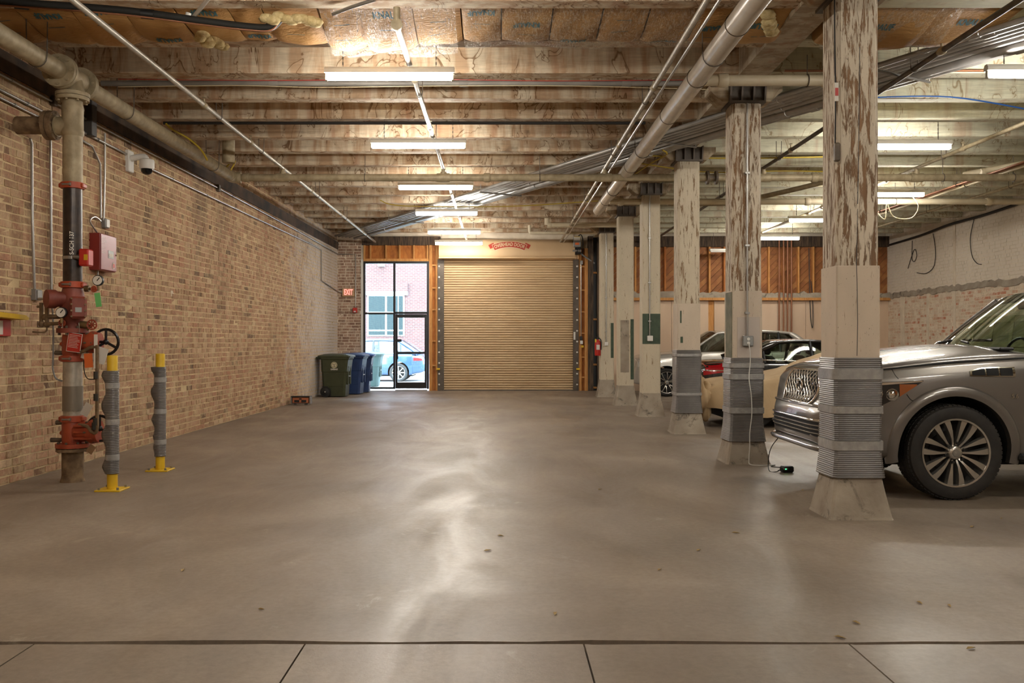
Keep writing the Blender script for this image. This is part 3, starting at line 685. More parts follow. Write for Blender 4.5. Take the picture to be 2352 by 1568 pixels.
r = thing('switched_off_light', 'unlit white light fixture against the diagonal boards', 'light', (5.9, 23.6, 3.78))
MB().bbox(5.55, 6.3, 23.56, 23.68, 3.74, 3.80, .01).build('housing', FIXT, r); MB().cyl((5.58, 23.62, 3.73), (6.27, 23.62, 3.73), .02, 10).build('tube', WHITE, r)
for x in (5.65, 6.2): MB().cyl((x, 23.62, 3.8), (x, 23.62, 4.24), .005, 5).build('chain', DARKSTEEL, r)

# ================================================================ CEILING PIPES
def ring(m, c, r, axis, tr=.006, n=20):
    c = Vector(c); pts = []
    for k in range(n+1):
        a = 2*PI*k/n; pts.append(c+Vector((math.cos(a)*r, 0, math.sin(a)*r) if axis == 'y' else (0, math.cos(a)*r, math.sin(a)*r)))
    m.tube(pts, tr, 5, False)
def hanger(root, p, r, axis):
    m = MB(); ring(m, p, r+.006, axis); m.cyl((p[0], p[1], p[2]+r), (p[0], p[1], 4.24), .005, 5); m.build('hanger', DARKSTEEL, root)
def uhook(root, p, r, axis):                              # u-shaped rod with two legs up to the joist
    d = Vector((1, 0, 0)) if axis == 'y' else Vector((0, 1, 0)); p = Vector(p); m = MB()
    pts = [p-d*(r+.012)+Vector((0, 0, 4.3-p.z))]+[p+d*(-math.cos(a)*(r+.007))+Vector((0, 0, -math.sin(a)*(r+.007))) for a in [PI*k/8 for k in range(9)]]+[p+d*(r+.012)+Vector((0, 0, 4.3-p.z))]
    m.tube(pts, .005, 5); m.build('hanger_rod', DARKSTEEL, root)
def coupling(root, p, r, axis, mat, ln=.05):
    p = Vector(p); d = {'x': Vector((1, 0, 0)), 'y': Vector((0, 1, 0)), 'z': Vector((0, 0, 1))}[axis]
    m = MB(); m.tube([p-d*ln, p-d*ln*.6, p+d*ln*.6, p+d*ln], r, 16, True, [r*1.15, r*1.3, r*1.3, r*1.15]); m.build('coupling', mat, root, smooth=40)
def ypipe(name, x, z, y0, y1, r, mat, label, cat='pipe', hang=(), hk='u', coup=(), n=16):
    t = thing(name, label, cat, (x, y0, z)); m = MB(); m.cyl((x, y0, z), (x, y1, z), r, n); m.build('pipe_run', mat, t, smooth=40)
    for y in hang: (uhook if hk == 'u' else hanger)(t, (x, y, z), r, 'y')
    for y in coup: coupling(t, (x, y, z), r, 'y', mat)
    return t
def xpipe(name, y, z, x0, x1, r, mat, label, cat='pipe', hang=(), coup=(), n=16):
    t = thing(name, label, cat, (x0, y, z)); m = MB(); m.cyl((x0, y, z), (x1, y, z), r, n); m.build('pipe_run', mat, t, smooth=40)
    for x in hang: hanger(t, (x, y, z), r, 'x')
    for x in coup: coupling(t, (x, y, z), r, 'x', mat)
    return t
PZ, PXL, PYX = 3.90, -4.15, 13.9
xm = xpipe('sprinkler_main', PYX, PZ, PXL+.1, XR-.1, .057, PIPE_B, 'long beige sprinkler main crossing the whole ceiling', hang=(-2.1, .62, 3.6, 6.9, 8.0), coup=(-3.95, -.2, 4.9))
for (bxx, tz) in ((-3.38, 4.05), (-.88, 4.05), (1.64, 4.05), (4.11, 4.05), (6.49, 4.05), (8.9, 4.05)):
    m = MB(); m.cyl((bxx, PYX, PZ), (bxx, PYX, tz), .03, 12); m.lathe([(.045, .05), (.045, .09)], (bxx, PYX, PZ), 'z', 12); m.build('tee_riser', PIPE_B, xm, smooth=40)
    m = MB(); m.cyl((bxx-.1, PYX, PZ), (bxx+.1, PYX, PZ), .068, 16); m.build('tee_fitting', PIPE_B, xm, smooth=40)
m = MB(); m.lathe([(.057, -.09), (.105, -.085), (.105, -.05), (.057, -.045), (.057, .045), (.105, .05), (.105, .085), (.057, .09)], (3.3, PYX, PZ), 'x', 18); m.build('flange_pair', PIPE_D, xm, smooth=30)
lab = ['thin sprinkler branch pipe along the left side of the ceiling', 'thin sprinkler branch pipe above the left row of lights', 'thin sprinkler branch pipe left of the big pale pipe', 'dark sprinkler branch pipe passing behind the nearest column to the upper right', 'sprinkler branch pipe right of the nearest column', 'sprinkler branch pipe close to the right wall']
heads = [(10.2, 12.1, 16, 19, 22), (9.2, 11.3, 16.2, 19.2), (9.5, 12.3, 16.4, 19), (8.3, 10.6, 12.6, 16), (9, 12.5, 15, 18), (11, 15, 18, 21)]
for k, bxx in enumerate((-3.38, -.88, 1.64, 4.11, 6.49, 8.9)):
    mt = PIPE_D if k == 3 else PIPE_G if k in (0, 1, 2) else PIPE_B
    t = ypipe('sprinkler_branch', bxx, 4.05, 5.0 if k != 1 else 7.62, 24.2, .027, mt, lab[k], hang=[h+.55 for h in heads[k]][:5])
    for y in heads[k]:
        m = MB(); m.tube([(bxx, y-.05, 4.05), (bxx, y-.03, 4.05), (bxx, y+.03, 4.05), (bxx, y+.05, 4.05)], .03, 12, True, [.03, .037, .037, .03]); m.cyl((bxx, y, 4.07), (bxx, y, 4.12), .012, 8); m.lathe([(.022, .115), (.022, .122)], (bxx, y, 4.02), 'z', 10); m.build('sprinkler_head', PIPE_B, t, smooth=40)
    if k == 1:
        m = MB(); m.lathe([(.028, -.03), (.05, -.025), (.05, .02), (.03, .03)], (bxx, 7.62, 4.05), 'y', 14); m.cyl((bxx, 7.62, 4.05), (bxx, 7.62, 4.2), .03, 12); m.build('elbow', PIPE_B, t, smooth=40)
# big pale pipe with its branches
bp = ypipe('drain_pipe', 1.97, 3.98, 4.2, 17.9, .1, BIGPIPE, 'big pale pipe running diagonally overhead toward the door', hang=(8.2, 12.3, 15.5), n=28)
for y in (7.4, 8.9, 10.4, 13.4, 16.6): m = MB(); ring(m, (1.97, y, 3.98), .102, 'y', .005, 28); m.build('joint_ring', PIPE_D, bp, smooth=60)
xpipe('branch_drain', 9.0, 3.98, 2.06, 3.4, .055, PVC, 'cream drain branch joining the big pale pipe near the nearest column', coup=(2.25, 3.3), hang=(3.1,))
xpipe('branch_drain', 16.25, 3.895, 2.0, 10.1, .055, PVC, 'long cream pipe crossing behind the columns under the lights', coup=(2.2, 5.6, 8.9), hang=(3.5, 7.2, 9.6))
t = xpipe('branch_drain', 20.8, 4.06, 1.1, 2.75, .055, PVC, 'cream pipe stub above the roll-up door opener', coup=(1.15,)); m = MB(); m.cyl((1.1, 20.8, 4.06), (1.1, 20.8, 4.24), .06, 14); m.build('elbow', PVC, t, smooth=40)
t = xpipe('branch_drain', 22.2, 4.05, .8, 2.46, .035, PVC, 'thin cream pipe turning up above the roll-up door'); m = MB(); m.tube(catmull([(.84, 22.2, 4.05), (.76, 22.2, 4.06), (.74, 22.2, 4.11), (.74, 22.2, 4.24)], 4), .037, 10); m.build('elbow', PVC, t, smooth=60)
# angled cream pieces and white pipe over the SUV
t = thing('vent_pipe', 'white pipe sloping toward the right wall above the SUV', 'pipe', (8.2, 12, 4.0)); m = MB(); m.tube([(7.6, 14.6, 4.075), (7.75, 14.3, 4.08), (9.9, 10.6, 4.11)], .05, 14); m.build('pipe_run', PVC, t, smooth=50); coupling(t, (7.75, 14.3, 4.06), .05, 'x', PVC); hanger(t, (8.5, 13.0, 4.07), .05, 'y')
t = thing('vent_pipe', 'cream pipe elbowing down between the second and nearest columns', 'pipe', (5, 15.5, 4.0)); m = MB(); m.tube(catmull([(3.2, 17.0, 3.98), (4.2, 17.0, 3.98), (4.6, 16.8, 4.0), (5.6, 15.2, 4.09), (5.7, 15.0, 4.24)], 6), .045, 12); m.build('pipe_run', PIPE_B, t, smooth=60)
# conduit bundle crossing diagonally
A, B = Vector((-4.13, 23.95, 4.1)), Vector((5.72, 6.4, 4.1)); dv = (B-A).normalized(); q = Vector((0, 0, 1)).cross(dv).normalized()
offs = [(o_, .125-r_, r_) for o_, r_ in ((-.30, .042), (-.19, .052), (-.085, .035), (.0, .03), (.075, .03), (.145, .03), (.215, .028))]
labs = ['large grey conduit on the upper side of the diagonal bundle', 'largest grey conduit of the diagonal ceiling bundle', 'medium conduit third from the top of the diagonal bundle', 'silver conduit in the middle of the diagonal bundle', 'silver conduit fifth from the top of the diagonal bundle', 'silver conduit next to the lowest in the diagonal bundle', 'lowest silver conduit of the diagonal ceiling bundle']
for (o_, dz, rr), lb in zip(offs, labs):
    o_ = -o_*1.35
    a, b_ = A+q*o_+Vector((0, 0, dz-.03)), B+q*o_+Vector((0, 0, dz-.03)); t = thing('conduit', lb, 'conduit', a, group='diagonal conduit bundle')
    m = MB(); m.cyl(a, b_, rr, 14); m.build('conduit_run', CONDUIT_D, t, smooth=40)
    for f in (.12, .30, .47, .62, .76, .9):
        p = a.lerp(b_, f+random.uniform(-.012, .012)); m = MB(); m.tube([p-dv*.06, p-dv*.055, p+dv*.055, p+dv*.06], rr, 12, True, [rr, rr*1.22, rr*1.22, rr]); m.build('coupling', CONDUIT, t, smooth=40)
for f, lb in ((.2, 'strut rail carrying the conduits near the left corner'), (.42, 'strut rail carrying the conduits mid ceiling'), (.66, 'strut rail carrying the conduits near the second column'), (.84, 'strut rail carrying the conduits at the upper right')):
    p = A.lerp(B, f); t = thing('strut_rail', lb, 'bracket', p+Vector((0, 0, -.03))); m = MB(); m.tube([p-q*.42+Vector((0, 0, -.01)), p+q*.46+Vector((0, 0, -.01))], .014, 4); m.build('rail', STEEL, t)
    for s in (-.41, .45): m = MB(); m.cyl(p+q*s+Vector((0, 0, -.01)), p+q*s+Vector((0, 0, .14)), .006, 6); m.build('hanger_rod', STEEL, t)
# conduits under the joists, wires and lines
xpipe('conduit', 9.86, 4.2, -4.4, 2.4, .03, mottled('grey_pvc_conduit', '#6f6a63', '#7f7a72', 5, .5), 'grey conduit running under the first clear joist behind the nearest light', 'conduit', coup=(-2.5, -.4, 1.4))
m = MB(); m.tube(catmull([(-4.2, 9.82, 4.235), (-2.5, 9.82, 4.22), (-1, 9.82, 4.235), (.6, 9.82, 4.215), (2.3, 9.82, 4.23)], 6), .004, 5); one('red_wire', m, RED, 'thin red wire tied along the grey conduit', 'wire')
m = MB(); m.tube(catmull([(-4.2, 9.82, 4.15), (-2.9, 9.82, 4.165), (-2.0, 9.82, 4.145), (-.6, 9.82, 4.16), (.8, 9.82, 4.16), (2.3, 9.82, 4.12)], 6), .004, 5); one('white_wire', m, CREAMC, 'thin cream wire sagging below the grey conduit', 'wire')
xpipe('gas_pipe', 11.65, 4.2, -4.39, 1.9, .02, BLKC, 'thin black pipe under the third joist')
for _x, _r, _m, _l in ((7.68, .016, COPPER, 'left copper pipe of the pair running above the SUV roof'), (7.74, .016, COPPER, 'right copper pipe of the pair running above the SUV roof'), (7.84, .028, PVC, 'cream pipe beside the copper pair above the SUV roof')): ypipe('water_pipe', _x, 3.98, 9.0, 21.0, _r, _m, _l, hang=(12.0, 15.0, 18.0), hk='h', n=10)
xpipe('copper_line', 9.4, 4.2, 3.0, 10.4, .012, COPPER, 'thin copper line along the pale joist at the right')
m = MB(); m.tube(catmull([(-4.34, 11.6, 4.18), (-4.25, 11.6, 4.1), (-4.1, 11.75, 4.02), (-4.02, 12.0, 3.93), (-4.0, 12.2, 3.83)], 7), .013, 7); one('yellow_cable', m, YCABLE, 'yellow cable curling down behind the left pipe', 'cable')
m = MB(); m.tube(catmull([(-3.95, 13.1, 3.86), (-3.9, 13.15, 4.0), (-4.0, 13.3, 4.02), (-4.12, 13.4, 3.95)], 6), .012, 7); one('yellow_cable', m, YCABLE, 'short yellow cable loop at the left pipe elbow', 'cable')
m = MB(); m.tube(catmull([(-2.4, 17.9, 4.18), (-1.9, 17.85, 4.06), (.2, 17.9, 4.06), (2.0, 17.9, 4.17), (2.5, 17.6, 4.12)], 6), .010, 6); one('yellow_cable', m, YCABLE, 'long yellow cable stapled across the ceiling past the third light', 'cable')
m = MB(); m.tube(catmull([(2.3, 12.6, 4.05), (2.4, 12.85, 4.04), (2.3, 13.6, 4.06), (2.1, 14.6, 4.0), (2.15, 15.6, 4.06), (2.1, 16.4, 4.1)], 7), .012, 6); one('yellow_cable', m, YCABLE, 'yellow cable snaking beside the big pale pipe', 'cable')
m = MB(); m.tube(catmull([(2.2, 13.2, 4.1), (3.2, 13.3, 4.08), (4.4, 13.1, 4.05), (5.4, 13.2, 4.1)], 7), .012, 6); one('yellow_cable', m, YCABLE, 'yellow cable crossing between the columns', 'cable')
m = MB(); m.tube(catmull([(2.2, 13.9, 4.12), (3.4, 14.6, 4.12), (4.6, 14.4, 4.1), (5.6, 14.6, 4.12)], 7), .010, 6); one('yellow_cable', m, YCABLE, 'lower yellow cable crossing between the columns', 'cable')
m = MB(); m.tube(catmull([(4.3, 10.4, 4.19), (5.2, 10.3, 4.17), (6.3, 10.6, 4.1)], 7), .009, 7); one('blue_cable', m, BLUEC, 'blue cable under the pale joists right of the nearest column', 'cable')
m = MB(); m.tube(catmull([(6.6, 15.555, 3.965), (6.5, 15.5, 3.7), (6.62, 15.35, 3.45), (6.68, 15.4, 3.72), (6.8, 15.4, 3.5), (7.1, 15.4, 3.48), (7.22, 15.4, 3.7), (7.1, 15.555, 3.965)], 8), .008, 6); one('loose_wire', m, CREAMC, 'loop of cream wire dangling under a light by the right wall', 'wire')
m = MB(); m.tube(catmull([(10.62, 24.3, 3.98), (10.6, 22.5, 4.02), (10.58, 21, 4.1), (10.6, 19.5, 4.12), (10.6, 17.6, 4.2)], 8), .03, 7); one('black_cable', m, BLKC, 'thick black cable running along the top of the right wall', 'cable')
for (y, pts, lb) in ((23.0, [(0, 3.95), (.02, 3.5), (-.12, 3.4), (-.25, 3.55), (-.1, 3.7), (.25, 3.25)], 'thin black wire curling on the right wall near the column'), (21.9, [(0, 4.0), (-.12, 3.6), (-.05, 3.2), (.35, 3.05), (.85, 3.1)], 'thin black wire hanging in a wide arc on the right wall'), (20.0, [(0, 4.1), (.16, 3.7), (.1, 3.3), (-.1, 3.1), (-.3, 3.05)], 'thin black wire hooked on the right wall by the SUV roof')):
    m = MB(); m.tube(catmull([(XR-.03, y+a, z) for a, z in pts], 7), .009, 5); one('hanging_wire', m, BLKC, lb, 'wire')
m = MB(); m.tube(catmull([(-4.3, 7.3, 4.14), (-3.2, 7.5, 4.13), (-2.6, 7.65, 4.1), (-2.2, 7.75, 4.08), (-2.02, 7.82, 4.1), (-1.95, 7.9, 4.2)], 6), .036, 10); t = thing('insulated_line', 'black foam insulated line under the insulation at upper left', 'pipe', (-3.2, 7.5, 4.08)); m.build('foam_sleeve', RUBBER, t, smooth=60)
m = MB(); m.tube(catmull([(-4.3, 7.26, 4.10), (-3.2, 7.46, 4.085), (-2.6, 7.62, 4.06), (-2.2, 7.72, 4.045), (-2.0, 7.8, 4.07), (-1.93, 7.86, 4.2)], 6), .008, 6); m.build('copper_tube', COPPER, t, smooth=60)
for p in ((-3.95, 7.37, 4.135), (-2.98, 7.55, 4.12)): m = MB(); m.tube([Vector(p)-Vector((.05, .01, 0)), Vector(p)+Vector((.05, .01, -.004))], .043, 10); m.build('tape_wrap', BLACK, t, smooth=60)
m = MB(); m.tube([(-2.7, 7.78, 4.14), (-2.25, 7.1, 4.16)], .018, 10); t = thing('conduit', 'short white conduit at the top left under the insulation', 'conduit', (-2.5, 7.4, 4.12)); m.build('conduit_run', WHITE, t, smooth=40)
m = MB(); m.tube(catmull([(-2.72, 7.8, 4.22), (-2.73, 7.8, 4.16), (-2.69, 7.77, 4.14)], 4), .024, 10); m.build('elbow', WHITE, t, smooth=60)
m = MB(); m.tube(catmull([(-1.45, 7.75, 4.19), (-1.25, 7.6, 4.2), (-1.05, 7.5, 4.22)], 10), .016, 8, True, None); one('flexible_conduit', m, STEEL, 'short ribbed flexible conduit at the insulation edge', 'conduit')
m = MB(); m.cyl((1.72, 5, 4.02), (1.72, 24, 4.02), .014, 8); one('conduit', m, CONDUIT, 'thin shiny conduit beside the branch pipe left of the big pipe', 'conduit')
for k, (px, lb) in enumerate(((1784, 'leftmost'), (1794, 'second'), (1803, 'third'), (1812, 'rightmost'))):
    x = bx(px); m = MB(); m.cyl((x, YB-.22, bz(782)), (x, YB-.22, 4.2), .022, 8); one('copper_riser', m, COPPER, lb+' of four copper pipes rising on the far right wall', 'pipe', 'copper pipes on the far wall')
m = MB(); m.tube(catmull([(bx(1855), YB-.1, 3.9), (bx(1857), YB-.1, 2.6), (bx(1860), YB-.1, 1.9), (bx(1864), YB-.1, 1.75), (bx(1864), YB-.1, 2.4), (bx(1860), YB-.1, 3.0)], 6), .012, 5); one('hanging_cable', m, BLKC, 'dark cable hanging over the tan wallboard', 'cable')
# wires down the nearest column and small signs
m = MB(); m.tube(catmull([(2.55, 6.80, 4.1), (2.555, 6.81, 3.7), (2.56, 6.805, 3.2), (2.553, 6.80, 2.8)], 6), .006, 5); one('column_wire', m, BLKC, 'black wire running down the upper nearest column', 'wire')
t = thing('pull_box', 'dark conduit fitting with tag on the nearest column', 'box', (2.56, 6.79, 2.72)); MB().bbox(2.545, 2.585, 6.77, 6.815, 2.72, 2.86, .008).build('fitting', PIPE_D, t); MB().box(2.55, 2.58, 6.795, 6.80, 3.18, 3.32).build('tag', PAPER, t); MB().box(2.553, 2.577, 6.793, 6.796, 3.22, 3.28).build('tag_print', RED, t)

# ================================================================ INSULATION BATTS
n = NT('kraft_paper'); v = n.coords('Object', (1, 1, 1), True); b = n.ramp(n.noise(v, 2.5, 5), [(.3, '#a57a46'), (.7, '#b98f58')]); n.col(b)
n.bump(n.math('ADD', n.noise(n.coords('Object', (3, 9, 3), True), 3, 5, 1.5), n.math('MULTIPLY', n.noise(v, 16, 4, .5), .5)), .45, .03); KRAFT = n.set(.65, spec=.3)
TEAL = plain('teal_print', '#31616a', .7)
FLUFF = mottled('fibreglass_fluff', '#b59f6c', '#d0bd8d', 30, .95, bump=1.0, bscale=70)
def batt(px0, px1, low, label, tilt=0., y0=7.76, y1=8.545, word=None, up=False, wv=.5, marks=()):
    x0, x1 = (px0-CX)*8.15/FPX, (px1-CX)*8.15/FPX; r = thing('insulation_batt', label, 'insulation', ((x0+x1)/2, (y0+y1)/2, low), group='kraft faced insulation between the joists')
    rnd = random.Random(px0); ph = rnd.uniform(0, 6)
    def zf(u, v_):
        sag = math.sin(min(1, v_/.82)*PI/2)**1.3 if v_ < .82 else math.cos((v_-.82)/.18*PI/2*.8)
        edge_ = 1-.25*abs(2*u-1)**4
        return 4.27-(4.27-low)*sag*edge_+tilt*(u-.5)*sag+.006*math.sin(u*9+ph+v_*7)
    m = MB(); nu, nv = 12, 16
    P = lambda u, v_: (lerp(x0, x1, u), lerp(y0, y1, v_), zf(u, v_))
    m.grid(P, nu, nv)
    b0 = len(m.v); m.add([(x0, y0, 4.45), (x1, y0, 4.45), (x1, y1, 4.45), (x0, y1, 4.45)], [(0, 1, 2, 3)])
    for s, u in ((0, 0.), (1, 1.)):
        e = [P(u, j/nv) for j in range(nv+1)]; m.add(e+[(e[-1][0], y1, 4.45), (e[0][0], y0, 4.45)], [tuple(range(nv+3))])
    for v_ in (0., 1.):
        e = [P(i/nu, v_) for i in range(nu+1)]; m.add(e+[(x1, e[0][1], 4.45), (x0, e[0][1], 4.45)], [tuple(range(nu+3))])
    face = m.build('paper_face', KRAFT, r, smooth=50)
    def drape(tm, uc, vc, wid, hei, nm, rot):
        xs = [p[0] for p in tm.v]; ys = [p[1] for p in tm.v]; sx, sy = wid/(max(xs)-min(xs)), hei/(max(ys)-min(ys)); cx_, cy_ = (max(xs)+min(xs))/2, (max(ys)+min(ys))/2; out = []
        for p in tm.v:
            a, b_ = (p[0]-cx_)*sx, (p[1]-cy_)*sy
            if rot: a, b_ = -a, -b_
            X = lerp(x0, x1, uc)+a; Y = lerp(y0, y1, vc)-b_; u, v_ = (X-x0)/(x1-x0), (Y-y0)/(y1-y0)
            out.append((X, Y, zf(max(0, min(1, u)), max(0, min(1, v_)))-.006))
        tm.v = out; tm.build(nm, TEAL, face)
    if word: drape(text_mb(word, .1, .004), .5, wv, min(.24, (x1-x0)*.75), .085, 'lettering', not up)
    for (uc, vc, w_) in marks:
        m2 = MB(); m2.box(-.5, .5, -.5, .5, 0, 0); m2.f = m2.f[:1]; m2.m = m2.m[:1]; drape(m2, uc, vc, w_, .007, 'printed_line', False)
    return r
BT = [(-22, 76, 4.17, 'insulation batt in the top left corner behind the riser pipe', 0, None, False, .5), (78, 198, 4.16, 'insulation batt with inverted print beside the black foam line', -.03, 'KNAUF', False, .2),
 (200, 312, 4.14, 'insulation batt behind the left branch pipe', .05, 'KNAUF', False, .12), (314, 428, 4.16, 'insulation batt with teal print near its lower edge', 0, 'KNAUF', False, .72),
 (432, 546, 4.18, 'insulation batt behind the short white conduit', 0, 'KNAUF', False, .15), (548, 620, 4.19, 'narrow insulation batt left of the torn fluffy one', 0, 'KNAUF', False, .7),
 (623, 744, 4.15, 'insulation batt torn open with yellow fluff on top', -.02, None, False, .5), (748, 836, 4.09, 'lowest sagging insulation batt with pale rolled edge', .02, None, False, .5),
 (838, 954, 4.08, 'sagging insulation batt with upright teal print beside middle branch pipe', .05, 'KNAUF', True, .15), (956, 1060, 4.15, 'insulation batt right of the middle branch pipe', .04, None, False, .5),
 (1063, 1150, 4.18, 'insulation batt under wrinkled plastic film', 0, 'KNAUF', False, .15), (1153, 1264, 4.18, 'insulation batt with large clear inverted teal print', 0, 'KNAUF', False, .4),
 (1267, 1375, 4.18, 'insulation batt with faint print and a plastic tail', 0, 'KNAUF', False, .82), (1379, 1479, 4.18, 'insulation batt with small faint marks left of the big pipe', 0, None, False, .5),
 (1483, 1590, 4.18, 'insulation batt crossed by the branch beside the big pipe', 0, 'KNAUF', False, .86), (1594, 1690, 4.17, 'insulation batt partly behind the big pale pipe', 0, 'KNAUF', False, .45), (1700, 1800, 4.16, 'insulation batt between big pipe and girder', 0, 'KNAUF', False, .4)]
for (a, b_, lo, lb, ti, wd_, up, wv) in BT:
    batt(a, b_, lo, lb, ti, word=wd_, up=up, wv=wv, marks=[(.5, .3, .14), (.45, .55, .16)] if not wd_ else [(.5, min(.95, wv+.22), .15)])
batt(1900, 2120, 4.10, 'wide sagging insulation batt right of the nearest column', -.04, word='KNAUF', up=True, wv=.35, marks=[(.3, .6, .18)])
batt(2122, 2300, 4.14, 'wide insulation batt at the upper right by the dark branch', .06, word='KNAUF', up=True, wv=.3)
def fluff(p, s, label, seed):
    rnd = random.Random(seed); m = MB()
    for k in range(9):
        q_ = Vector(p)+Vector(((k/4-1)*s[0]+rnd.uniform(-.01, .01), (k/4-1)*s[1]+rnd.uniform(-.015, .015), rnd.uniform(-1, 1)*s[2])); m.sphere(q_, rnd.uniform(.045, .06), 8, (1.3, 1, .8))
    return one('insulation_fluff', m, FLUFF, label, 'insulation', smooth=180)
fluff((-1.83, 7.83, 4.17), (.2, .05, .02), 'torn yellow fibreglass fluff on top of a batt', 3); fluff((-2.68, 8.3, 4.13), (.06, .12, .04), 'clump of yellow fluff hanging by the white conduit elbow', 4); fluff((2.42, 8.0, 4.19), (.08, .2, .03), 'fluff of fibreglass beside the ceiling girder', 5)
n = NT('plastic_film'); out = n.n['Material Output']; tr = n.node('ShaderNodeBsdfTransparent'); n.col('#d8d0c0'); n.p.inputs['Roughness'].default_value = .25
wv_ = n.noise(n.coords('Object', (5, 1.2, 1)), 9, 4, 2.0); n.bump(wv_, .8, .02)
fc = n.ramp(wv_, [(.45, .06), (.62, .38)]); mx = n.node('ShaderNodeMixShader'); n.L(fc, mx.inputs[0]); n.L(tr.outputs[0], mx.inputs[1]); n.L(n.p.outputs[0], mx.inputs[2]); n.L(mx.outputs[0], out.inputs[0]); FILM = n.mat
def film(px0, px1, low, label, ph):
    x0, x1 = (px0-CX)*8.15/FPX, (px1-CX)*8.15/FPX; m = MB()
    m.grid(lambda u, v_: (lerp(x0, x1, u), 7.74+.83*v_, 4.255-(4.255-low+.02*math.sin(u*11+ph))*math.sin(min(1, v_/.85)*PI/2)**1.2+(.0 if v_ < .85 else (v_-.85)*.35)+.006*math.sin(u*40+v_*13+ph)), 40, 14)
    one('plastic_film', m, FILM, label, 'plastic film', smooth=180)
film(750, 1050, 4.055, 'clear plastic film drooping under the lowest batts', 0.); film(1065, 1600, 4.135, 'clear wrinkled plastic film stretched under the central batts', 2.)
film(1905, 2170, 4.10, 'plastic film bagging below the batts at the upper right', 4.)
# ================================================================ LEFT WALL: pipe, riser, conduits
RD, RX = 8.62, -4.125
def zr(py): return HC-(py-CY)*RD/FPX
def rx(px): return (px-CX)*RD/FPX
def flange(m, o, r, axis, t=.03, n=24): m.lathe([(r, -t/2), (r, t/2)], o, axis, n)
def boltring(root, o, R, axis, k=8, mat=None, s=.014, l=.05, ph=0):
    for j in range(k):
        a = 2*PI*j/k+ph; c, q_ = R*math.cos(a), R*math.sin(a); d = {'z': Vector((c, q_, 0)), 'y': Vector((c, 0, q_)), 'x': Vector((0, c, q_))}[axis]; ax = {'z': Vector((0, 0, 1)), 'y': Vector((0, 1, 0)), 'x': Vector((1, 0, 0))}[axis]
        m = MB(); p = Vector(o)+d; m.cyl(p-ax*l, p+ax*l, s, 6); m.build('bolt', mat or PIPE_D, root)
ms = thing('sprinkler_feed', 'thick beige feed pipe along the left wall over the riser', 'pipe', (PXL, 4, PZ))
m = MB(); m.cyl((PXL, 3.5, PZ), (PXL, 8.42, PZ), .084, 24); m.build('pipe_run', PIPE_B, ms, smooth=40)
m = MB(); m.cyl((PXL, 8.86, PZ), (PXL, 13.82, PZ), .084, 24); m.build('pipe_run', PIPE_B, ms, smooth=40)
m = MB(); m.tube(catmull([(PXL, 13.7, PZ), (PXL, 13.82, PZ), (PXL+.03, 13.88, PZ), (PXL+.12, PYX, PZ)], 5), .09, 20, True, None); m.build('elbow', PIPE_B, ms, smooth=60)
for y, s in ((8.44, -1), (8.84, 1)):
    m = MB(); flange(m, (PXL, y, PZ), .16, 'y', .035, 28); flange(m, (PXL, y+s*.04, PZ), .155, 'y', .035, 28); m.build('flange', PIPE_B, ms, smooth=30); boltring(ms, (PXL, y+s*.02, PZ), .127, 'y', 8, PIPE_B)
for y in (8.0, 9.9, 12.9): uhook(ms, (PXL, y, PZ), .084, 'y')
m = MB(); m.lathe([(.085, -.18), (.11, -.15), (.11, .15), (.085, .18)], (PXL, RD+.02, PZ), 'y', 24); m.build('cross_body', PIPE_B, ms, smooth=30)
m = MB(); m.cyl((-3.95, 13.0, 3.95), (-3.95, 13.0, 4.3), .09, 16); one('pipe_stub', m, PIPE_B, 'short vertical pipe stub above the left elbow', 'pipe')
rs = thing('sprinkler_riser', 'vertical fire sprinkler riser with red valves by the left wall', 'fire riser', (RX, RD, 0))
def seg(nm, py0, py1, r, mat, n=24): m = MB(); m.cyl((RX, RD, zr(py0)), (RX, RD, zr(py1)), r, n); return m.build(nm, mat, rs, smooth=40)
def coup(py, mat=ORANGE_C):
    z = zr(py); m = MB(); m.lathe([(.092, -.032), (.108, -.028), (.108, .028), (.092, .032)], (RX, RD, z), 'z', 24); o = m.build('coupling', mat, rs, smooth=30)
    for s in (-1, 1): MB().bbox(RX-.02+s*.10, RX+.02+s*.10, RD-.045, RD+.045, z-.022, z+.022, .008).build('coupling_lug', mat, o)
    m = MB(); m.cyl((RX-.05, RD-.11, z), (RX+.02, RD-.11, z), .009, 8); m.cyl((RX+.02, RD-.11, z), (RX+.035, RD-.11, z), .017, 6); m.build('coupling_bolt', STEEL, o)
    return o
m = MB(); lv = [(0, .115), (.015, .11), (.03, .105), (.06, .099), (zr(1036), .099)]; m.lathe([(r_, z) for z, r_ in lv], (RX, RD, 0), 'z', 20); m.build('floor_pipe', PIPE_RUST, rs, smooth=50)
m = MB(); flange(m, (RX, RD, zr(1032)), .15, 'z', .028); m.build('lower_flange', PIPE_RUST, rs, smooth=30)
m = MB(); flange(m, (RX, RD, zr(1022)), .155, 'z', .04); m.build('flange', REDP, rs, smooth=30); boltring(rs, (RX, RD, zr(1025)), .132, 'z', 8, PIPE_D, .013, .05)
m = MB(); m.lathe([(.095, zr(1018)), (.098, zr(1005)), (.098, zr(975)), (.09, zr(966))], (RX, RD, 0), 'z', 24); bv = m.build('lower_valve_body', REDP, rs, smooth=40)
def bonnet(z, s):
    m = MB(); m.tube([(RX+.05, RD, z), (RX+.17, RD-.02, z), (RX+.20, RD-.02, z), (RX+.27, RD-.02, z)], .1, 20, True, [.10*s, .10*s, .12*s, .105*s]); m.build('bonnet', REDP, rs, smooth=40); boltring(rs, (RX+.2, RD-.02, z), .105*s, 'x', 6, PIPE_D, .01, .04)
bonnet(zr(990), 1.0)
m = MB()
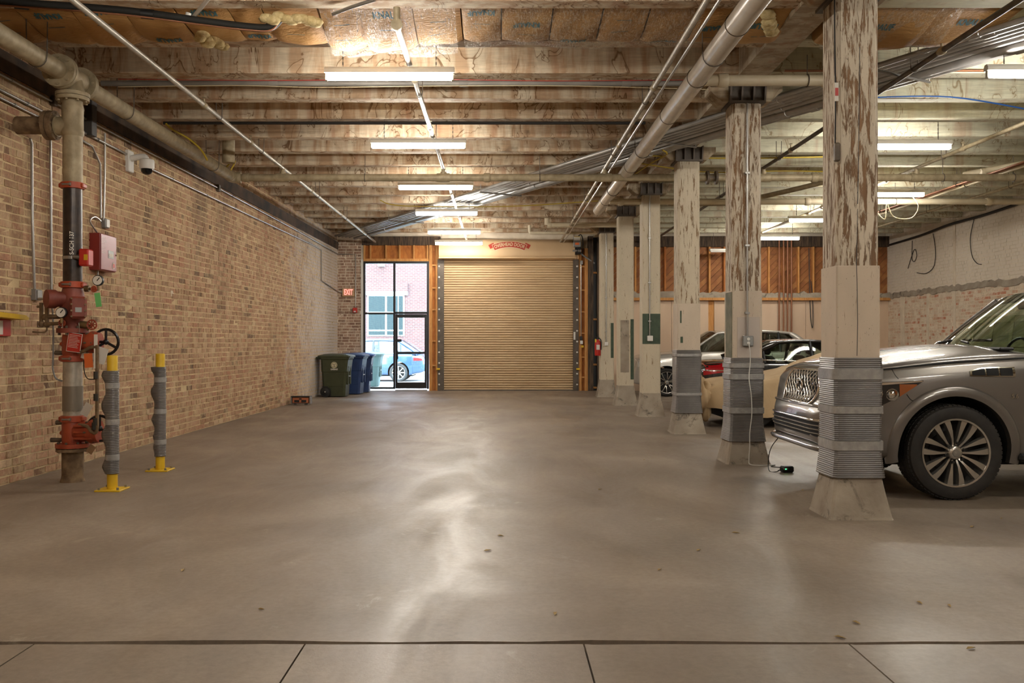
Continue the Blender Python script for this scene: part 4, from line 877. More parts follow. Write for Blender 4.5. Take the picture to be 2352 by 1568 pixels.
for dz in (-.06, 0, .06): m.bbox(RX+.06, RX+.24, RD-.125, RD-.09, zr(990)+dz-.012, zr(990)+dz+.012, .006)
m.build('valve_ribs', REDP, rs)
coup(961, REDP); seg('pipe_lower_grey', 957, 828, .087, PIPE_G)
m = MB(); m.lathe([(.093, zr(943)), (.093, zr(886))], (RX, RD, 0), 'z', 24); m.build('pipe_sleeve', plain('dull_steel_sleeve', '#857d70', .38, .5), rs, smooth=40)
coup(823, REDP)
m = MB(); m.lathe([(.088, zr(818)), (.096, zr(808)), (.096, zr(776)), (.09, zr(768))], (RX, RD, 0), 'z', 24); m.build('check_valve_body', REDP, rs, smooth=40)
bonnet(zr(787), .95)
m = MB(); flange(m, (RX, RD, zr(759)), .145, 'z', .045); m.build('flange', REDB, rs, smooth=30); boltring(rs, (RX, RD, zr(759)), .125, 'z', 8, PIPE_D, .012, .045)
m = MB(); m.lathe([(.085, zr(755)), (.08, zr(742)), (.10, zr(732)), (.115, zr(720)), (.115, zr(688)), (.1, zr(672)), (.088, zr(660))], (RX, RD, 0), 'z', 24); m.build('dry_valve_body', REDB, rs, smooth=50)
m = MB(); m.tube([(RX-.02, RD-.02, zr(688)), (RX-.10, RD-.10, zr(688)), (RX-.115, RD-.115, zr(688)), (RX-.17, RD-.17, zr(688))], .085, 24, True, [.07, .075, .09, .088]); m.build('round_cover', REDB, rs, smooth=40)
m = MB(); M = Matrix.Translation((RX+.10, RD-.10, zr(707))) @ Matrix.Rotation(math.radians(28), 4, 'Z'); m.bbox(-.075, .075, -.05, .02, -.105, .105, .02); m.xf(M); sc = m.build('square_cover', REDB, rs)
for s in (-1, 1):
    for dz in (-.085, -.03, .03, .085): m = MB(); m.cyl((s*.06, -.06, dz), (s*.06, -.045, dz), .01, 6); m.xf(M); m.build('bolt', PIPE_RUST, sc)
m = MB(); m.box(-.028, .028, -.053, -.05, -.045, .0); m.xf(M); m.build('name_plate', GREYBOX, sc)
coup(654, ORANGE_C); seg('pipe_black', 647, 434, .087, PIPE_BLK); coup(427, ORANGE_C); seg('pipe_upper_beige', 421, 312, .09, PIPE_B)
tm_ = text_mb('S-SCH 137', .05, .001); M2 = Matrix.Translation((RX+.03, RD-.0885, zr(560))) @ Matrix.Rotation(PI/2, 4, 'X') @ Matrix.Rotation(PI/2, 4, 'Z'); tm_.xf(M2); tm_.v = [(p[0], RD-math.sqrt(max(.0001, .0885**2-(p[0]-RX)**2)), p[2]) for p in tm_.v]; tag(tm_.build('lettering', PAPER, rs), kind='stuff')
m = MB(); m.lathe([(.09, zr(314)), (.103, zr(308)), (.103, zr(300)), (.098, zr(296)), (.098, zr(255)), (.103, zr(250)), (.092, zr(240)), (.09, zr(232))], (RX, RD, 0), 'z', 24); m.build('tee_body', PIPE_B, rs, smooth=40)
m = MB(); m.tube([(RX, RD, zr(290)), (RX-.14, RD, zr(290))], .09, 20); m.tube([(RX-.14, RD, zr(290)), (RX-.15, RD, zr(290))], .1, 20); m.build('side_outlet', PIPE_B, rs, smooth=40)
m = MB(); flange(m, (RX-.185, RD, zr(288)), .14, 'x', .05); flange(m, (RX-.235, RD, zr(288)), .14, 'x', .04); m.build('side_flange', PIPE_RUST, rs, smooth=30); boltring(rs, (RX-.21, RD, zr(288)), .118, 'x', 8, PIPE_RUST, .012, .06)
m = MB(); m.cyl((RX-.25, RD, zr(288)), (-4.66, RD, zr(288)), .085, 20); m.build('wall_stub', PIPE_RUST, rs, smooth=40)
m = MB(); flange(m, (RX, RD, zr(228)), .15, 'z', .035); flange(m, (RX, RD, zr(219)), .155, 'z', .035); m.build('flange', PIPE_B, rs, smooth=30); boltring(rs, (RX, RD, zr(224)), .128, 'z', 8, PIPE_B, .012, .05)
m = MB(); m.tube([(RX, RD, zr(216)), (RX, RD, zr(203)), (PXL, RD+.02, PZ)], .1, 24, True, [.12, .1, .1]); m.build('cross_neck', PIPE_B, rs, smooth=50)
# gauges
def gauge(px, py, dy=.15):
    c = Vector((rx(px), RD-dy, zr(py))); m = MB(); m.lathe([(.045, 0), (.052, .004), (.052, .03), (.04, .036)], c, 'y', 20); o = m.build('gauge_case', BLACK, rs, smooth=40)
    m = MB(); m.lathe([(.044, -.003), (.044, .0)], c, 'y', 20); m.build('gauge_face', PAPER, o); M = Matrix.Translation(c) @ Matrix.Rotation(math.radians(40), 4, 'Y'); m = MB(); m.box(-.004, .004, -.006, -.004, -.005, .035); m.xf(M); m.build('gauge_needle', BLACK, o)
    m = MB(); m.cyl(c+Vector((0, .015, -.05)), c+Vector((0, .015, -.10)), .012, 8); m.build('gauge_stem', BRASS, o)
gauge(226, 644, .02); gauge(163, 719, .2)
# trim pipes left and right
def trim(pts, r, mat=PIPE_RUST, nm='trim_pipe'): m = MB(); m.tube(catmull(pts, 5) if len(pts) > 2 else pts, r, 10); return m.build(nm, mat, rs, smooth=50)
def P(px, py, d=0.): return Vector((rx(px), RD-d, zr(py)))
trim([P(95, 695, .0), P(95, 740, .0)], .018); trim([P(108, 695), P(108, 745)], .02); trim([P(95, 740), P(97, 744), P(150, 742, .05)], .018); trim([P(85, 704), P(97, 704)], .012); trim([P(108, 727), P(140, 727)], .022); trim([P(75, 762), P(104, 762), P(108, 745)], .008); trim([P(88, 686), P(118, 686)], .012, CONDUIT)
for (px, py) in ((108, 690), (108, 745), (96, 744), (103, 728)): m = MB(); m.sphere(P(px, py), .032, 10); m.build('elbow_fitting', PIPE_RUST, rs, smooth=180)
trim([P(195, 663), P(205, 663)], .03, BRASS); trim([P(200, 663), P(228, 664)], .012, BRASS); trim([P(226, 664), P(226, 652)], .01, BRASS)
trim([P(190, 745, .05), P(212, 747, .05)], .035, BRASS); trim([P(205, 757, .05), P(220, 744, .05)], .014, BRASS)
for (px, py, R_, mt) in ((222, 746, .045, REDP), (154, 742, .03, REDP), (219, 664, .025, REDP)):
    c = P(px, py, .1 if px != 219 else .03); m = MB(); ring(m, c, R_, 'y', .007, 16)
    for k in range(4): a = PI*k/4; m.tube([c+Vector((math.cos(a)*R_, 0, math.sin(a)*R_)), c-Vector((math.cos(a)*R_, 0, math.sin(a)*R_))], .005, 5)
    m.build('small_handwheel', mt, rs, smooth=60)
def wheel(c, R_, ax):
    m = MB(); c = Vector(c); ring(m, c, R_, 'y', .014, 28)
    for k in range(3): a = PI/2+2*PI*k/3; m.tube([c, c+Vector((math.cos(a)*R_, 0, math.sin(a)*R_))], .013, 6)
    m.sphere(c, .03, 8); m.cyl(c, c+Vector((-.16, 0, 0)), .012, 8); m.build('handwheel', BLACKM, rs, smooth=60)
wheel((RX+.33, RD-.02, zr(785)), .12, 'x'); wheel((RX+.27, RD-.02, zr(983)), .12, 'x')
trim([P(190, 808, .1), P(205, 806, .12), P(222, 798, .14), P(236, 797, .14), P(238, 804, .14), P(238, 930, .14), P(237, 985, .14), P(225, 988, .13), P(213, 976, .12), P(192, 974, .10)], .017, PIPE_RUST); 
for (px, py) in ((236, 860), (236, 910), (235, 965), (232, 975)): m = MB(); m.cyl(P(px, py+8, .14), P(px, py-8, .14), .026, 8); m.build('trim_valve', plain('trim_dark', '#2d2a22', .5), rs)
for (px, py) in ((135, 810), (137, 970), (125, 1010)): m = MB(); m.tube([P(px-8, py), P(px, py), P(160, py)], .018, 8, True, [.022, .022, .016]); m.build('drain_nipple', PIPE_D, rs, smooth=50)
for py in (790, 994): m = MB(); m.tube([P(138, py), P(142, py), P(160, py)], .02, 8, True, [.014, .026, .026]); m.build('side_plug', REDP, rs, smooth=50)
m = MB(); m.tube(catmull([P(118, 690), P(122, 740), P(122, 820), P(121, 845), P(128, 868), P(143, 875)], 7), .009, 6); m.build('signal_cable', GREYBOX, rs, smooth=60)
m = MB(); m.tube(catmull([P(198, 826, .05), P(200, 850, .06), P(212, 868, .1), P(235, 869, .14)], 7), .005, 5); m.build('thin_cable', BLKC, rs, smooth=60)
# flow switch box strapped to the black pipe
MB().bbox(RX+.095, RX+.19, RD-.09, RD+.03, zr(612), zr(573), .012).build('flow_switch', RED, rs); MB().box(RX+.15, RX+.185, RD-.093, RD-.089, zr(599), zr(586)).build('flow_switch_label', YELLOW, rs)
m = MB(); ring(m, (RX, RD, zr(592)), .09, 'z', .008) if False else m.lathe([(.092, zr(596)), (.092, zr(589))], (RX, RD, 0), 'z', 20); m.build('strap', STEEL, rs); m = MB(); m.tube([P(178, 592, .1), P(194, 592, .05)], .03, 10, True, [.015, .032]); m.build('strap_clamp', PIPE_D, rs, smooth=50)
# hanging tags
def plate(nm, px0, px1, py0, py1, d, mat, rot=0):
    c = P((px0+px1)/2, (py0+py1)/2, d); w, h = (rx(px1)-rx(px0))/2, (zr(py0)-zr(py1))/2; m = MB(); m.box(-w, w, -.0015, .0015, -h, h); m.xf(Matrix.Translation(c) @ Matrix.Rotation(rot, 4, 'Y')); return m.build(nm, mat, rs), c, w, h
sg, c, w, h = plate('red_notice', 169, 201, 765, 808, .125, PAPER, math.radians(8)); m = MB(); m.box(-w*.93, w*.93, -.003, -.0016, -h*.95, h*.95); m.xf(Matrix.Translation(c) @ Matrix.Rotation(math.radians(8), 4, 'Y')); nf = m.build('notice_face', RED, sg)
for k in range(9): m = MB(); ww = w*random.uniform(.55, .8); m.box(-w*.8, -w*.8+2*ww, -.004, -.003, h*.75-k*h*.16, h*.75-k*h*.16+.004); m.xf(Matrix.Translation(c) @ Matrix.Rotation(math.radians(8), 4, 'Y')); m.build('notice_line', PAPER, sg)
m = MB(); m.tube(catmull([P(160, 735, .13), P(160, 752, .14), P(168, 768, .13)], 5), .003, 5); m.build('notice_chain', STEEL, rs); m = MB(); m.tube(catmull([P(192, 742, .1), P(196, 755, .12), P(196, 765, .125)], 5), .003, 5); m.build('notice_chain', STEEL, rs)
plate('orange_tag', 208, 227, 811, 843, .13, ORANGE_T, math.radians(-4)); plate('green_tag', 224, 237, 673, 705, .05, GREEN_T, math.radians(-8)); plate('white_tag', 196, 252, 793, 830, .06, PAPER, .3); plate('white_tag', 232, 240, 768, 845, .15, PAPER, 0.); plate('white_tag', 193, 211, 925, 955, .03, PAPER, .5); plate('brown_tag', 207, 222, 1020, 1040, .05, mottled('cardboard', '#8a6b4c', '#9c7c5b', 6, .8), .6)

# --- conduits on the left wall
def wl(px, py, off=.03):                                  # point on the left wall seen at a pixel
    k = (px-CX)/FPX; D = (-4.775+off)/(k-.0129); return Vector((xw(D)+off, D, HC-(py-CY)*D/FPX))
def wallz(D, z, off=.03): return Vector((xw(D)+off, D, z))
def wall_conduit(pts, r, label, mat=CONDUIT, straps=True, sub=4):
    t = thing('conduit', label, 'conduit', pts[0]); m = MB(); m.tube(pts, r, 8); m.build('conduit_run', mat, t, smooth=50)
    tot = 0
    for a, b_ in zip(pts[:-1], pts[1:]):
        L_ = (b_-a).length
        for k in range(int(L_/1.3)):
            p = a.lerp(b_, (k+.5)/max(1, int(L_/1.3))); m = MB(); d = (b_-a).normalized(); m.tube([p-d*.012, p+d*.012], r*1.5, 8); m.build('strap', STEEL, t)
    return t
wall_conduit([wallz(6.5, 3.83), wallz(14.4, 3.83), wallz(20.6, 3.80), wallz(24.42, 3.74), Vector((bx(817), YB-.03, 3.74)), Vector((bx(817), YB-.03, bz(706)))], .013, 'upper thin silver conduit along the left wall to the far corner')
wall_conduit([wallz(11.8, 3.62), wallz(21.6, 3.66), wallz(22.3, 3.64), wallz(22.3, 2.88), wallz(24.42, 2.72), Vector((bx(788), YB-.03, 2.69))], .013, 'lower thin silver conduit along the left wall to the exit sign')
wall_conduit([wallz(6.5, 3.70), wallz(11.0, 3.66)], .014, 'conduit running from the left edge behind the riser to the camera')
wall_conduit([wallz(6.5, 3.63), wallz(9.2, 3.60), wallz(10.1, 3.56), wallz(10.3, 3.4), wallz(10.32, 2.78)], .012, 'conduit bending down the wall to the box beside the alarm panel')
wall_conduit([wallz(10.42, 3.78), wallz(10.42, 3.3), wallz(10.39, 2.76)], .012, 'second conduit of the pair dropping to the box beside the alarm panel')
wall_conduit([wl(69, 318), wl(73, 330), wl(74, 500), wl(79, 664)], .014, 'vertical conduit nearest the left edge above the grey box')
wall_conduit([wl(116, 318), wl(117, 460), wl(118, 668)], .014, 'vertical conduit just left of the riser')
def wallbox(name, px, py, wy, hz, dp, label, cat, mat, facemat=None, extra=None):
    c = wl(px, py, 0); t = thing(name, label, cat, (c.x, c.y, c.z-hz/2)); MB().bbox(c.x-.01, c.x+dp, c.y-wy/2, c.y+wy/2, c.z-hz/2, c.z+hz/2, .006).build('case', mat, t)
    if facemat: MB().bbox(c.x+dp, c.x+dp+.012, c.y-wy/2+.008, c.y+wy/2-.008, c.z-hz/2+.008, c.z+hz/2-.008, .004).build('cover', facemat, t)
    return t, c
wallbox('junction_box', 77, 677, .11, .11, .055, 'small grey box at the bottom of the left edge conduit', 'box', GREYBOX, GREYBOX)
wallbox('junction_box', 117, 674, .10, .06, .05, 'conduit fitting above the round red valve cover', 'box', GREYBOX)
wallbox('junction_box', 236, 513, .10, .11, .055, 'grey box with white cover above the alarm panel', 'box', GREYBOX, WHITE)
wallbox('junction_box', 116, 232, .07, .1, .06, 'dark junction box on the wall behind the riser top', 'box', PIPE_D)
wallbox('junction_box', 497, 432, .09, .11, .06, 'dark junction box on the upper conduit mid wall', 'box', PIPE_D)
wallbox('speaker_box', 197, 270, .12, .42, .10, 'tall dark grey box on the wall right of the riser top', 'box', plain('dark_grey', '#3c3a38', .5))
t, c = wallbox('fire_alarm', 224, 581, .42, .42, .12, 'red fire alarm control panel on the wall beside the riser', 'alarm panel', REDM, PINKP)
f = c.x+.133
MB().box(f-.002, f+.002, c.y-.02, c.y+.12, c.z-.06, c.z+.03).build('display_bezel', GREYBOX, t); MB().box(f, f+.003, c.y+.0, c.y+.10, c.z-.045, c.z-.005).build('display', PAPER, t)
for k in range(11): MB().box(f-.002, f+.001, c.y-.19, c.y-.19+random.uniform(.06, .12), c.z+.17-k*.018, c.z+.173-k*.018).build('printed_line', PAPER, t)
m = MB(); m.lathe([(.04, 0), (.04, .003)], (f-.001, c.y+.12, c.z-.14), 'x', 16); m.build('round_label', PAPER, t); m = MB(); m.lathe([(.03, .003), (.03, .005)], (f-.001, c.y+.12, c.z-.14), 'x', 16); m.build('round_label_centre', RED, t); m = MB(); m.lathe([(.01, 0), (.01, .012)], (f, c.y+.18, c.z-.01), 'x', 10); m.build('key_lock', BRASS, t)
m = MB(); a = wl(236, 513, .03); m.tube(catmull([a+Vector((0, -.05, .02)), a+Vector((0, -.2, .05)), a+Vector((0, -.32, -.02)), c+Vector((.05, -.1, .21))], 5), .009, 6); m.build('panel_conduit', CONDUIT, t, smooth=60)
m = MB(); m.tube([c+Vector((.05, -.1, -.2)), c+Vector((.05, -.12, -.45))], .01, 6); m.build('panel_conduit', CONDUIT, t)
# dome camera
c = wl(293, 370, 0); t = thing('security_camera', 'white dome security camera on a wall arm', 'camera', (c.x, c.y, c.z-.15))
MB().bbox(c.x-.02, c.x+.05, c.y-.08, c.y+.08, c.z-.14, c.z+.13, .01).build('wall_plate', WHITE, t)
m = MB(); m.tube(catmull([c+Vector((.03, 0, .03)), c+Vector((.13, 0, .05)), c+Vector((.21, 0, .05)), c+Vector((.24, 0, .0))], 5), .04, 10); m.build('arm', WHITE, t, smooth=60)
m = MB(); m.lathe([(.045, .06), (.085, .045), (.09, .03), (.09, -.05), (.082, -.07)], c+Vector((.24, 0, -.03)), 'z', 24); m.build('housing', WHITE, t, smooth=40)
m = MB(); m.lathe([(.072, 0), (.068, -.03), (.05, -.055), (.02, -.068), (.0, -.07)], c+Vector((.24, 0, -.10)), 'z', 20, False); m.build('dome', plain('dome_black', '#0d0d10', .05), t, smooth=80)
# left edge: red wall sign box with yellow cover
c = wallz(8.27, 1.42, 0); t = thing('wall_sign', 'red and white sign at the left edge under a yellow cover', 'sign', (c.x, c.y, 1.39))
MB().bbox(c.x, c.x+.03, c.y-.22, c.y+.2, 1.40, 1.56, .004).build('sign_panel', RED, t); MB().box(c.x+.03, c.x+.032, c.y-.2, c.y+.06, 1.415, 1.545).build('white_field', PAPER, t); MB().box(c.x+.032, c.x+.033, c.y-.2, c.y+.0, 1.43, 1.47).build('yellow_mark', YELLOW, t)
m = MB(); m.prism([(8.0, 1.62), (8.5, 1.60), (8.56, 1.575), (8.54, 1.555), (8.0, 1.575)], xw(8)+.0, xw(8)+.16, 'x'); m.build('yellow_cover', YELLOW, t)
t, c = wallbox('wall_patch', 395, 674, .12, .09, .006, 'small pale square patch on the brick wall', 'patch', MORTAR_R)
# exit sign, alarm pull
EX = thing('exit_sign', 'exit sign with glowing red letters in the far left corner', 'sign', (bx(801), YB-.03, bz(681)))
MB().bbox(bx(787), bx(815), YB-.07, YB+.0, bz(681), bz(662), .006).build('case', plain('exit_beige', '#b3946f', .6), EX)
m = text_mb('EXIT', .2, .006); xs = [p[0] for p in m.v]; ys = [p[1] for p in m.v]; k = .24/(max(xs)-min(xs)); m.v = [(bx(801)+p[0]*k, YB-.074, bz(671.5)+(p[1])*.155/(max(ys)-min(ys))) for p in m.v]; m.build('lettering', emit('exit_red', '#ff4a3a', .5), EX)
pl = thing('alarm_pull', 'small red fire alarm pull station by the storefront', 'alarm', (bx(816), YB-.05, bz(718))); MB().bbox(bx(811), bx(821), YB-.09, YB-.0, bz(718), bz(707), .008).build('case', RED, pl); MB().bbox(bx(813.5), bx(818.5), YB-.1, YB-.088, bz(717), bz(714), .003).build('handle', WHITE, pl)
# --- bollards
def bollard(px, py, label, seed):
    D = HC*FPX/(py-CY); x = (px-CX)*D/FPX; r = thing('bollard', label, 'bollard', (x, D, 0), group='yellow bollards guarding the riser')
    m = MB(); m.lathe([(.0, 1.225), (.044, 1.222), (.046, 1.215), (.046, .012), (.046, 0)][::-1], (0, 0, 0), 'z', 20, False); m.build('post', YELLOW, r, world=False, smooth=40)
    MB().bbox(-.115, .115, -.115, .115, 0, .014, .003).build('base_plate', YELLOW, r, world=False)
    for sx in (-1, 1):
        for sy in (-1, 1): m = MB(); m.cyl((sx*.085, sy*.085, .014), (sx*.085, sy*.085, .035), .012, 6); m.build('anchor_bolt', STEEL, r, world=False)
    rnd = random.Random(seed); ph = rnd.uniform(0, 6); m = MB(); k = 62; lv = []; nn = 22; z0, z1 = .15, 1.085
    tp = [.3, .62, .95]
    for i in range(2*k+1):
        z = lerp(z0, z1, i/(2*k)); P_ = []
        op = .5-.5*math.cos((z-z0)/(z1-z0)*2*PI*3.6+ph); near_t = min(abs(z-t_) for t_ in tp); op *= min(1, near_t/.09)
        for j in range(nn+1):
            a = PI*1.12+2*PI*.94*j/nn; rr = .056+(.0028 if i % 2 else 0); e = (abs(j/nn-.5)*2)**6; rr += e*.035*op
            P_.append((rr*math.cos(a), rr*math.sin(a), z))
        lv += P_
    m.add(lv, [(i*(nn+1)+j, i*(nn+1)+j+1, (i+1)*(nn+1)+j+1, (i+1)*(nn+1)+j) for i in range(2*k) for j in range(nn)])
    w_ = m.build('wrap', WRAP, r, world=False, smooth=12); md = w_.modifiers.new('s', 'SOLIDIFY'); md.thickness = .004
    for t_ in tp: m = MB(); m.lathe([(.0615, t_-.026), (.0625, t_), (.0615, t_+.026)], (0, 0, 0), 'z', 22, False); m.build('tape', TAPE, r, world=False, smooth=60)
bollard(258, 1125, 'yellow bollard nearest the viewer with grey ribbed wrap', 1); bollard(368, 1080, 'yellow bollard standing farther back with gaping grey wrap', 2)

# ================================================================ BINS
def wheelie_bin(loc, rz, mat, label, text=False, lidmat=None):
    r = thing('wheeled_bin', label, 'trash bin', loc, rz, group='wheeled trash bins'); m = MB()
    def rr(x0, x1, hy, c=.05): return [(x0+c, -hy), (x1-c, -hy), (x1, -hy+c), (x1, hy-c), (x1-c, hy), (x0+c, hy), (x0, hy-c), (x0, -hy+c)]
    lv = [(.02, rr(-.24, .25, .25)), (.25, rr(-.262, .262, .26)), (.26, rr(-.30, .263, .262)), (.60, rr(-.315, .29, .285)), (.615, rr(-.325, .30, .292)), (.90, rr(-.335, .335, .305)), (.93, rr(-.36, .36, .325)), (.97, rr(-.36, .36, .325))]
    n_ = 8; m.add([(p[0], p[1], z) for z, P_ in lv for p in P_], [(i*n_+j, i*n_+(j+1) % n_, (i+1)*n_+(j+1) % n_, (i+1)*n_+j) for i in range(len(lv)-1) for j in range(n_)]+[tuple(range(n_))]); m.build('body', mat, r, world=False)
    m = MB(); lv = [(.965, rr(-.40, .39, .34)), (.99, rr(-.41, .40, .345)), (1.01, rr(-.40, .385, .33)), (1.045, rr(-.28, .25, .22, .08)), (1.055, rr(-.15, .12, .12, .05))]
    rings(m, lv); m.build('lid', lidmat or mat, r, world=False, smooth=35)
    m = MB(); m.tube(catmull([(-.36, -.24, .93), (-.43, -.24, .95), (-.45, -.2, .96), (-.45, .2, .96), (-.43, .24, .95), (-.36, .24, .93)], 4), .018, 8); m.build('handle', mat, r, world=False, smooth=50)
    for s in (-1, 1):
        m = MB(); m.lathe([(.06, -.03), (.125, -.028), (.13, 0), (.125, .028), (.06, .03)], (-.215, s*.285, .13), 'y', 24); w_ = m.build('wheel', RUBBER, r, world=False, smooth=30)
        m = MB(); m.lathe([(.095, .0), (.03, .01), (.022, .018)] if s > 0 else [(.022, -.018), (.03, -.01), (.095, 0)], (-.215, s*.316, .13), 'y', 20); m.build('hub', BLACK, w_, world=False, smooth=30)
        m = MB(); m.sphere((-.215, s*.336, .13), .016, 8); m.build('axle_cap', PAPER, w_, world=False)
    m = MB(); m.prism([(-.24, .02), (-.09, .02), (-.09, .13), (-.12, .21), (-.18, .262), (-.262, .27), (-.30, .262), (-.30, .25)], -.262, -.255, 'y'); m.build('wheel_arch', BLACK, r, world=False)
    m = MB(); m.bbox(.27, .318, -.16, -.11, .3, .72, .01); m.bbox(.27, .318, .11, .16, .3, .72, .01); m.bbox(.28, .325, -.16, .16, .7, .76, .01); m.build('lift_bracket', mat, r, world=False)
    MB().cyl((.30, -.13, .5), (.30, .13, .5), .014, 8).build('lift_bar', STEEL, r, world=False)
    if text:
        m = MB(); m.lathe([(.078, 0), (.078, .003)], (.0, -.303, .78), 'y', 28); sl = m.build('city_seal', plain('seal_cream', '#c9bf9d', .6), r, world=False)
        m = MB(); m.lathe([(.068, -.002), (.068, .0)], (.0, -.303, .78), 'y', 28); m.build('seal_ring', plain('seal_green', '#6f7358', .6), sl, world=False); m = MB(); m.lathe([(.056, -.004), (.056, .0)], (.0, -.303, .78), 'y', 28); m.build('seal_field', plain('seal_cream2', '#c9bf9d', .6), sl, world=False)
        m = MB(); m.box(-.035, .035, -.309, -.307, .79, .80); m.build('seal_drawing', BLACK, sl, world=False); m = MB(); m.box(-.012, .02, -.309, -.307, .745, .765); m.build('seal_drawing', BLACK, sl, world=False)
        t_ = text_mb('GARBAGE', .1, .003); xs = [p[0] for p in t_.v]; ys = [p[1] for p in t_.v]; k = .175/(max(xs)-min(xs)); t_.v = [(p[0]*k, -.303, .675+p[1]*.04/(max(ys)-min(ys))) for p in t_.v]; t_.build('lettering', PAPER, r, world=False)
    return r
GBIN = mottled('bin_green', '#33371f', '#3c4026', 6, .55); BBIN = mottled('bin_blue', '#1b2f55', '#223a66', 6, .55); BLID = mottled('bin_blue_lid', '#264a8c', '#3059a0', 6, .5); TBIN = mottled('bin_teal', '#22332f', '#2a3d39', 6, .6)
wheelie_bin((-4.0, 21.93, 0), math.radians(-3), GBIN, 'dark green wheeled garbage bin in front of the blue bins', True)
wheelie_bin((-3.80, 22.95, 0), math.radians(-4), BBIN, 'dark blue wheeled bin right behind the green garbage bin', False, BBIN)
wheelie_bin((-3.72, 23.75, 0), math.radians(2), BBIN, 'blue wheeled bin with lighter lid against the far wall', False, BLID)
wheelie_bin((-3.93, 27.2, -.02), math.radians(0), TBIN, 'grey teal wheeled bin standing outside behind the glass')
# small orange box on the floor
t = thing('small_crate', 'small orange box with dark openings on the floor by the left wall', 'box', (-4.24, 19.05, 0)); 
MB().bbox(-4.42, -4.07, 19.0, 19.16, .03, .165, .012).build('body', plain('faded_orange', '#b56a43', .7), t); MB().bbox(-4.45, -4.04, 18.98, 19.18, .16, .185, .006).build('lid', BLACK, t)
for a in (-4.375, -4.225): MB().box(a, a+.105, 18.994, 19.0, .055, .105).build('opening', BLACK, t)
m = MB(); m.lathe([(.028, -.004), (.028, 0)], (-4.245, 18.997, .128), 'y', 14); m.v = [(-4.245+(p[0]+4.245)*1.2, p[1], .128+(p[2]-.128)*.5) for p in m.v]; m.build('emblem', BLACK, t)
for a in (-4.45, -4.055): MB().bbox(a, a+.025, 18.97, 19.18, .02, .17, .006).build('end_bracket', STEEL, t)
for a in (-4.36, -4.13): m = MB(); m.cyl((a-.03, 19.02, .016), (a+.03, 19.02, .016), .016, 8); m.build('foot', STEEL, t)
MB().box(-4.41, -4.08, 18.99, 19.0, .03, .045).build('base_strip', BLACK, t)
# fire extinguisher on the farthest column
fe = thing('fire_extinguisher', 'red fire extinguisher hung beside the farthest column', 'extinguisher', (2.385, 21.74, 1.0))
m = MB(); m.lathe([(.05, 1.0), (.072, 1.01), (.075, 1.03), (.075, 1.30), (.065, 1.35), (.03, 1.385), (.028, 1.40)], (2.385, 21.74, 0), 'z', 20); m.build('cylinder', RED, fe, smooth=50)
m = MB(); m.cyl((2.385, 21.74, 1.40), (2.385, 21.74, 1.43), .026, 10); m.bbox(2.30, 2.43, 21.725, 21.755, 1.43, 1.445, .004); m.bbox(2.30, 2.42, 21.73, 21.75, 1.455, 1.467, .004); m.build('valve_handle', BLACK, fe)
m = MB(); m.tube(catmull([(2.40, 21.72, 1.42), (2.45, 21.71, 1.40), (2.465, 21.7, 1.3), (2.46, 21.7, 1.15)], 6), .012, 8); m.build('hose', BLACK, fe, smooth=60)
MB().box(2.345, 2.425, 21.663, 21.667, 1.15, 1.27).build('label_plate', PAPER, fe); MB().box(2.31, 2.345, 21.68, 21.684, 1.33, 1.41).build('inspection_tag', YELLOW, fe); MB().box(2.42, 2.46, 21.73, 21.78, 1.1, 1.35).build('wall_bracket', STEEL, fe)
# dry leaves and bits on the floor
LEAF = mottled('dry_leaf', '#8a7346', '#a98d58', 20, .8)
lp = [(1150, 1231), (1120, 1265), (1690, 1224), (1605, 1264), (1515, 1309), (1967, 1431), (1930, 1465), (2300, 1191), (2233, 1210), (2180, 1392), (2112, 1385), (1275, 1410), (1843, 1126), (1378, 1124), (2230, 1490), (600, 1400), (1480, 1056), (420, 1310)]
lab_l = ['between the nearest column and the left wall, centre floor', 'just below the centre of the floor', 'left of the nearest column foot', 'some way left of the nearest column', 'in the middle right of the floor', 'on the right near the slab joint', 'at the slab joint on the right', 'near the right edge below the SUV tyre', 'right of the nearest column foot', 'on the open right foreground', 'in the right foreground, left of another leaf', 'in the central foreground', 'beside the left foot of the nearest column', 'on the floor before the third column', 'on the front slab at the right', 'in the left foreground', 'on the floor left of the second column', 'in the left floor before the bollards']
for k, (px, py) in enumerate(lp):
    D = HC*FPX/(py-CY); x = (px-CX)*D/FPX; rnd = random.Random(k); a = rnd.uniform(0, PI); L_ = rnd.uniform(.018, .032); m = MB()
    m.add([Vector((x, D, .003))+Matrix.Rotation(a, 3, 'Z') @ Vector(p) for p in ((-L_, 0, 0), (-L_*.3, L_*.35, .006), (L_*.5, L_*.3, .004), (L_, 0, .001), (L_*.4, -L_*.3, .007), (-L_*.4, -L_*.3, .003), (0, 0, -.001))], [(0, 6, 1), (1, 6, 2), (2, 6, 3), (3, 6, 4), (4, 6, 5), (5, 6, 0)])
    one('dry_leaf', m, LEAF, 'small dry leaf '+lab_l[k], 'leaf', 'dry leaves on the floor', None)
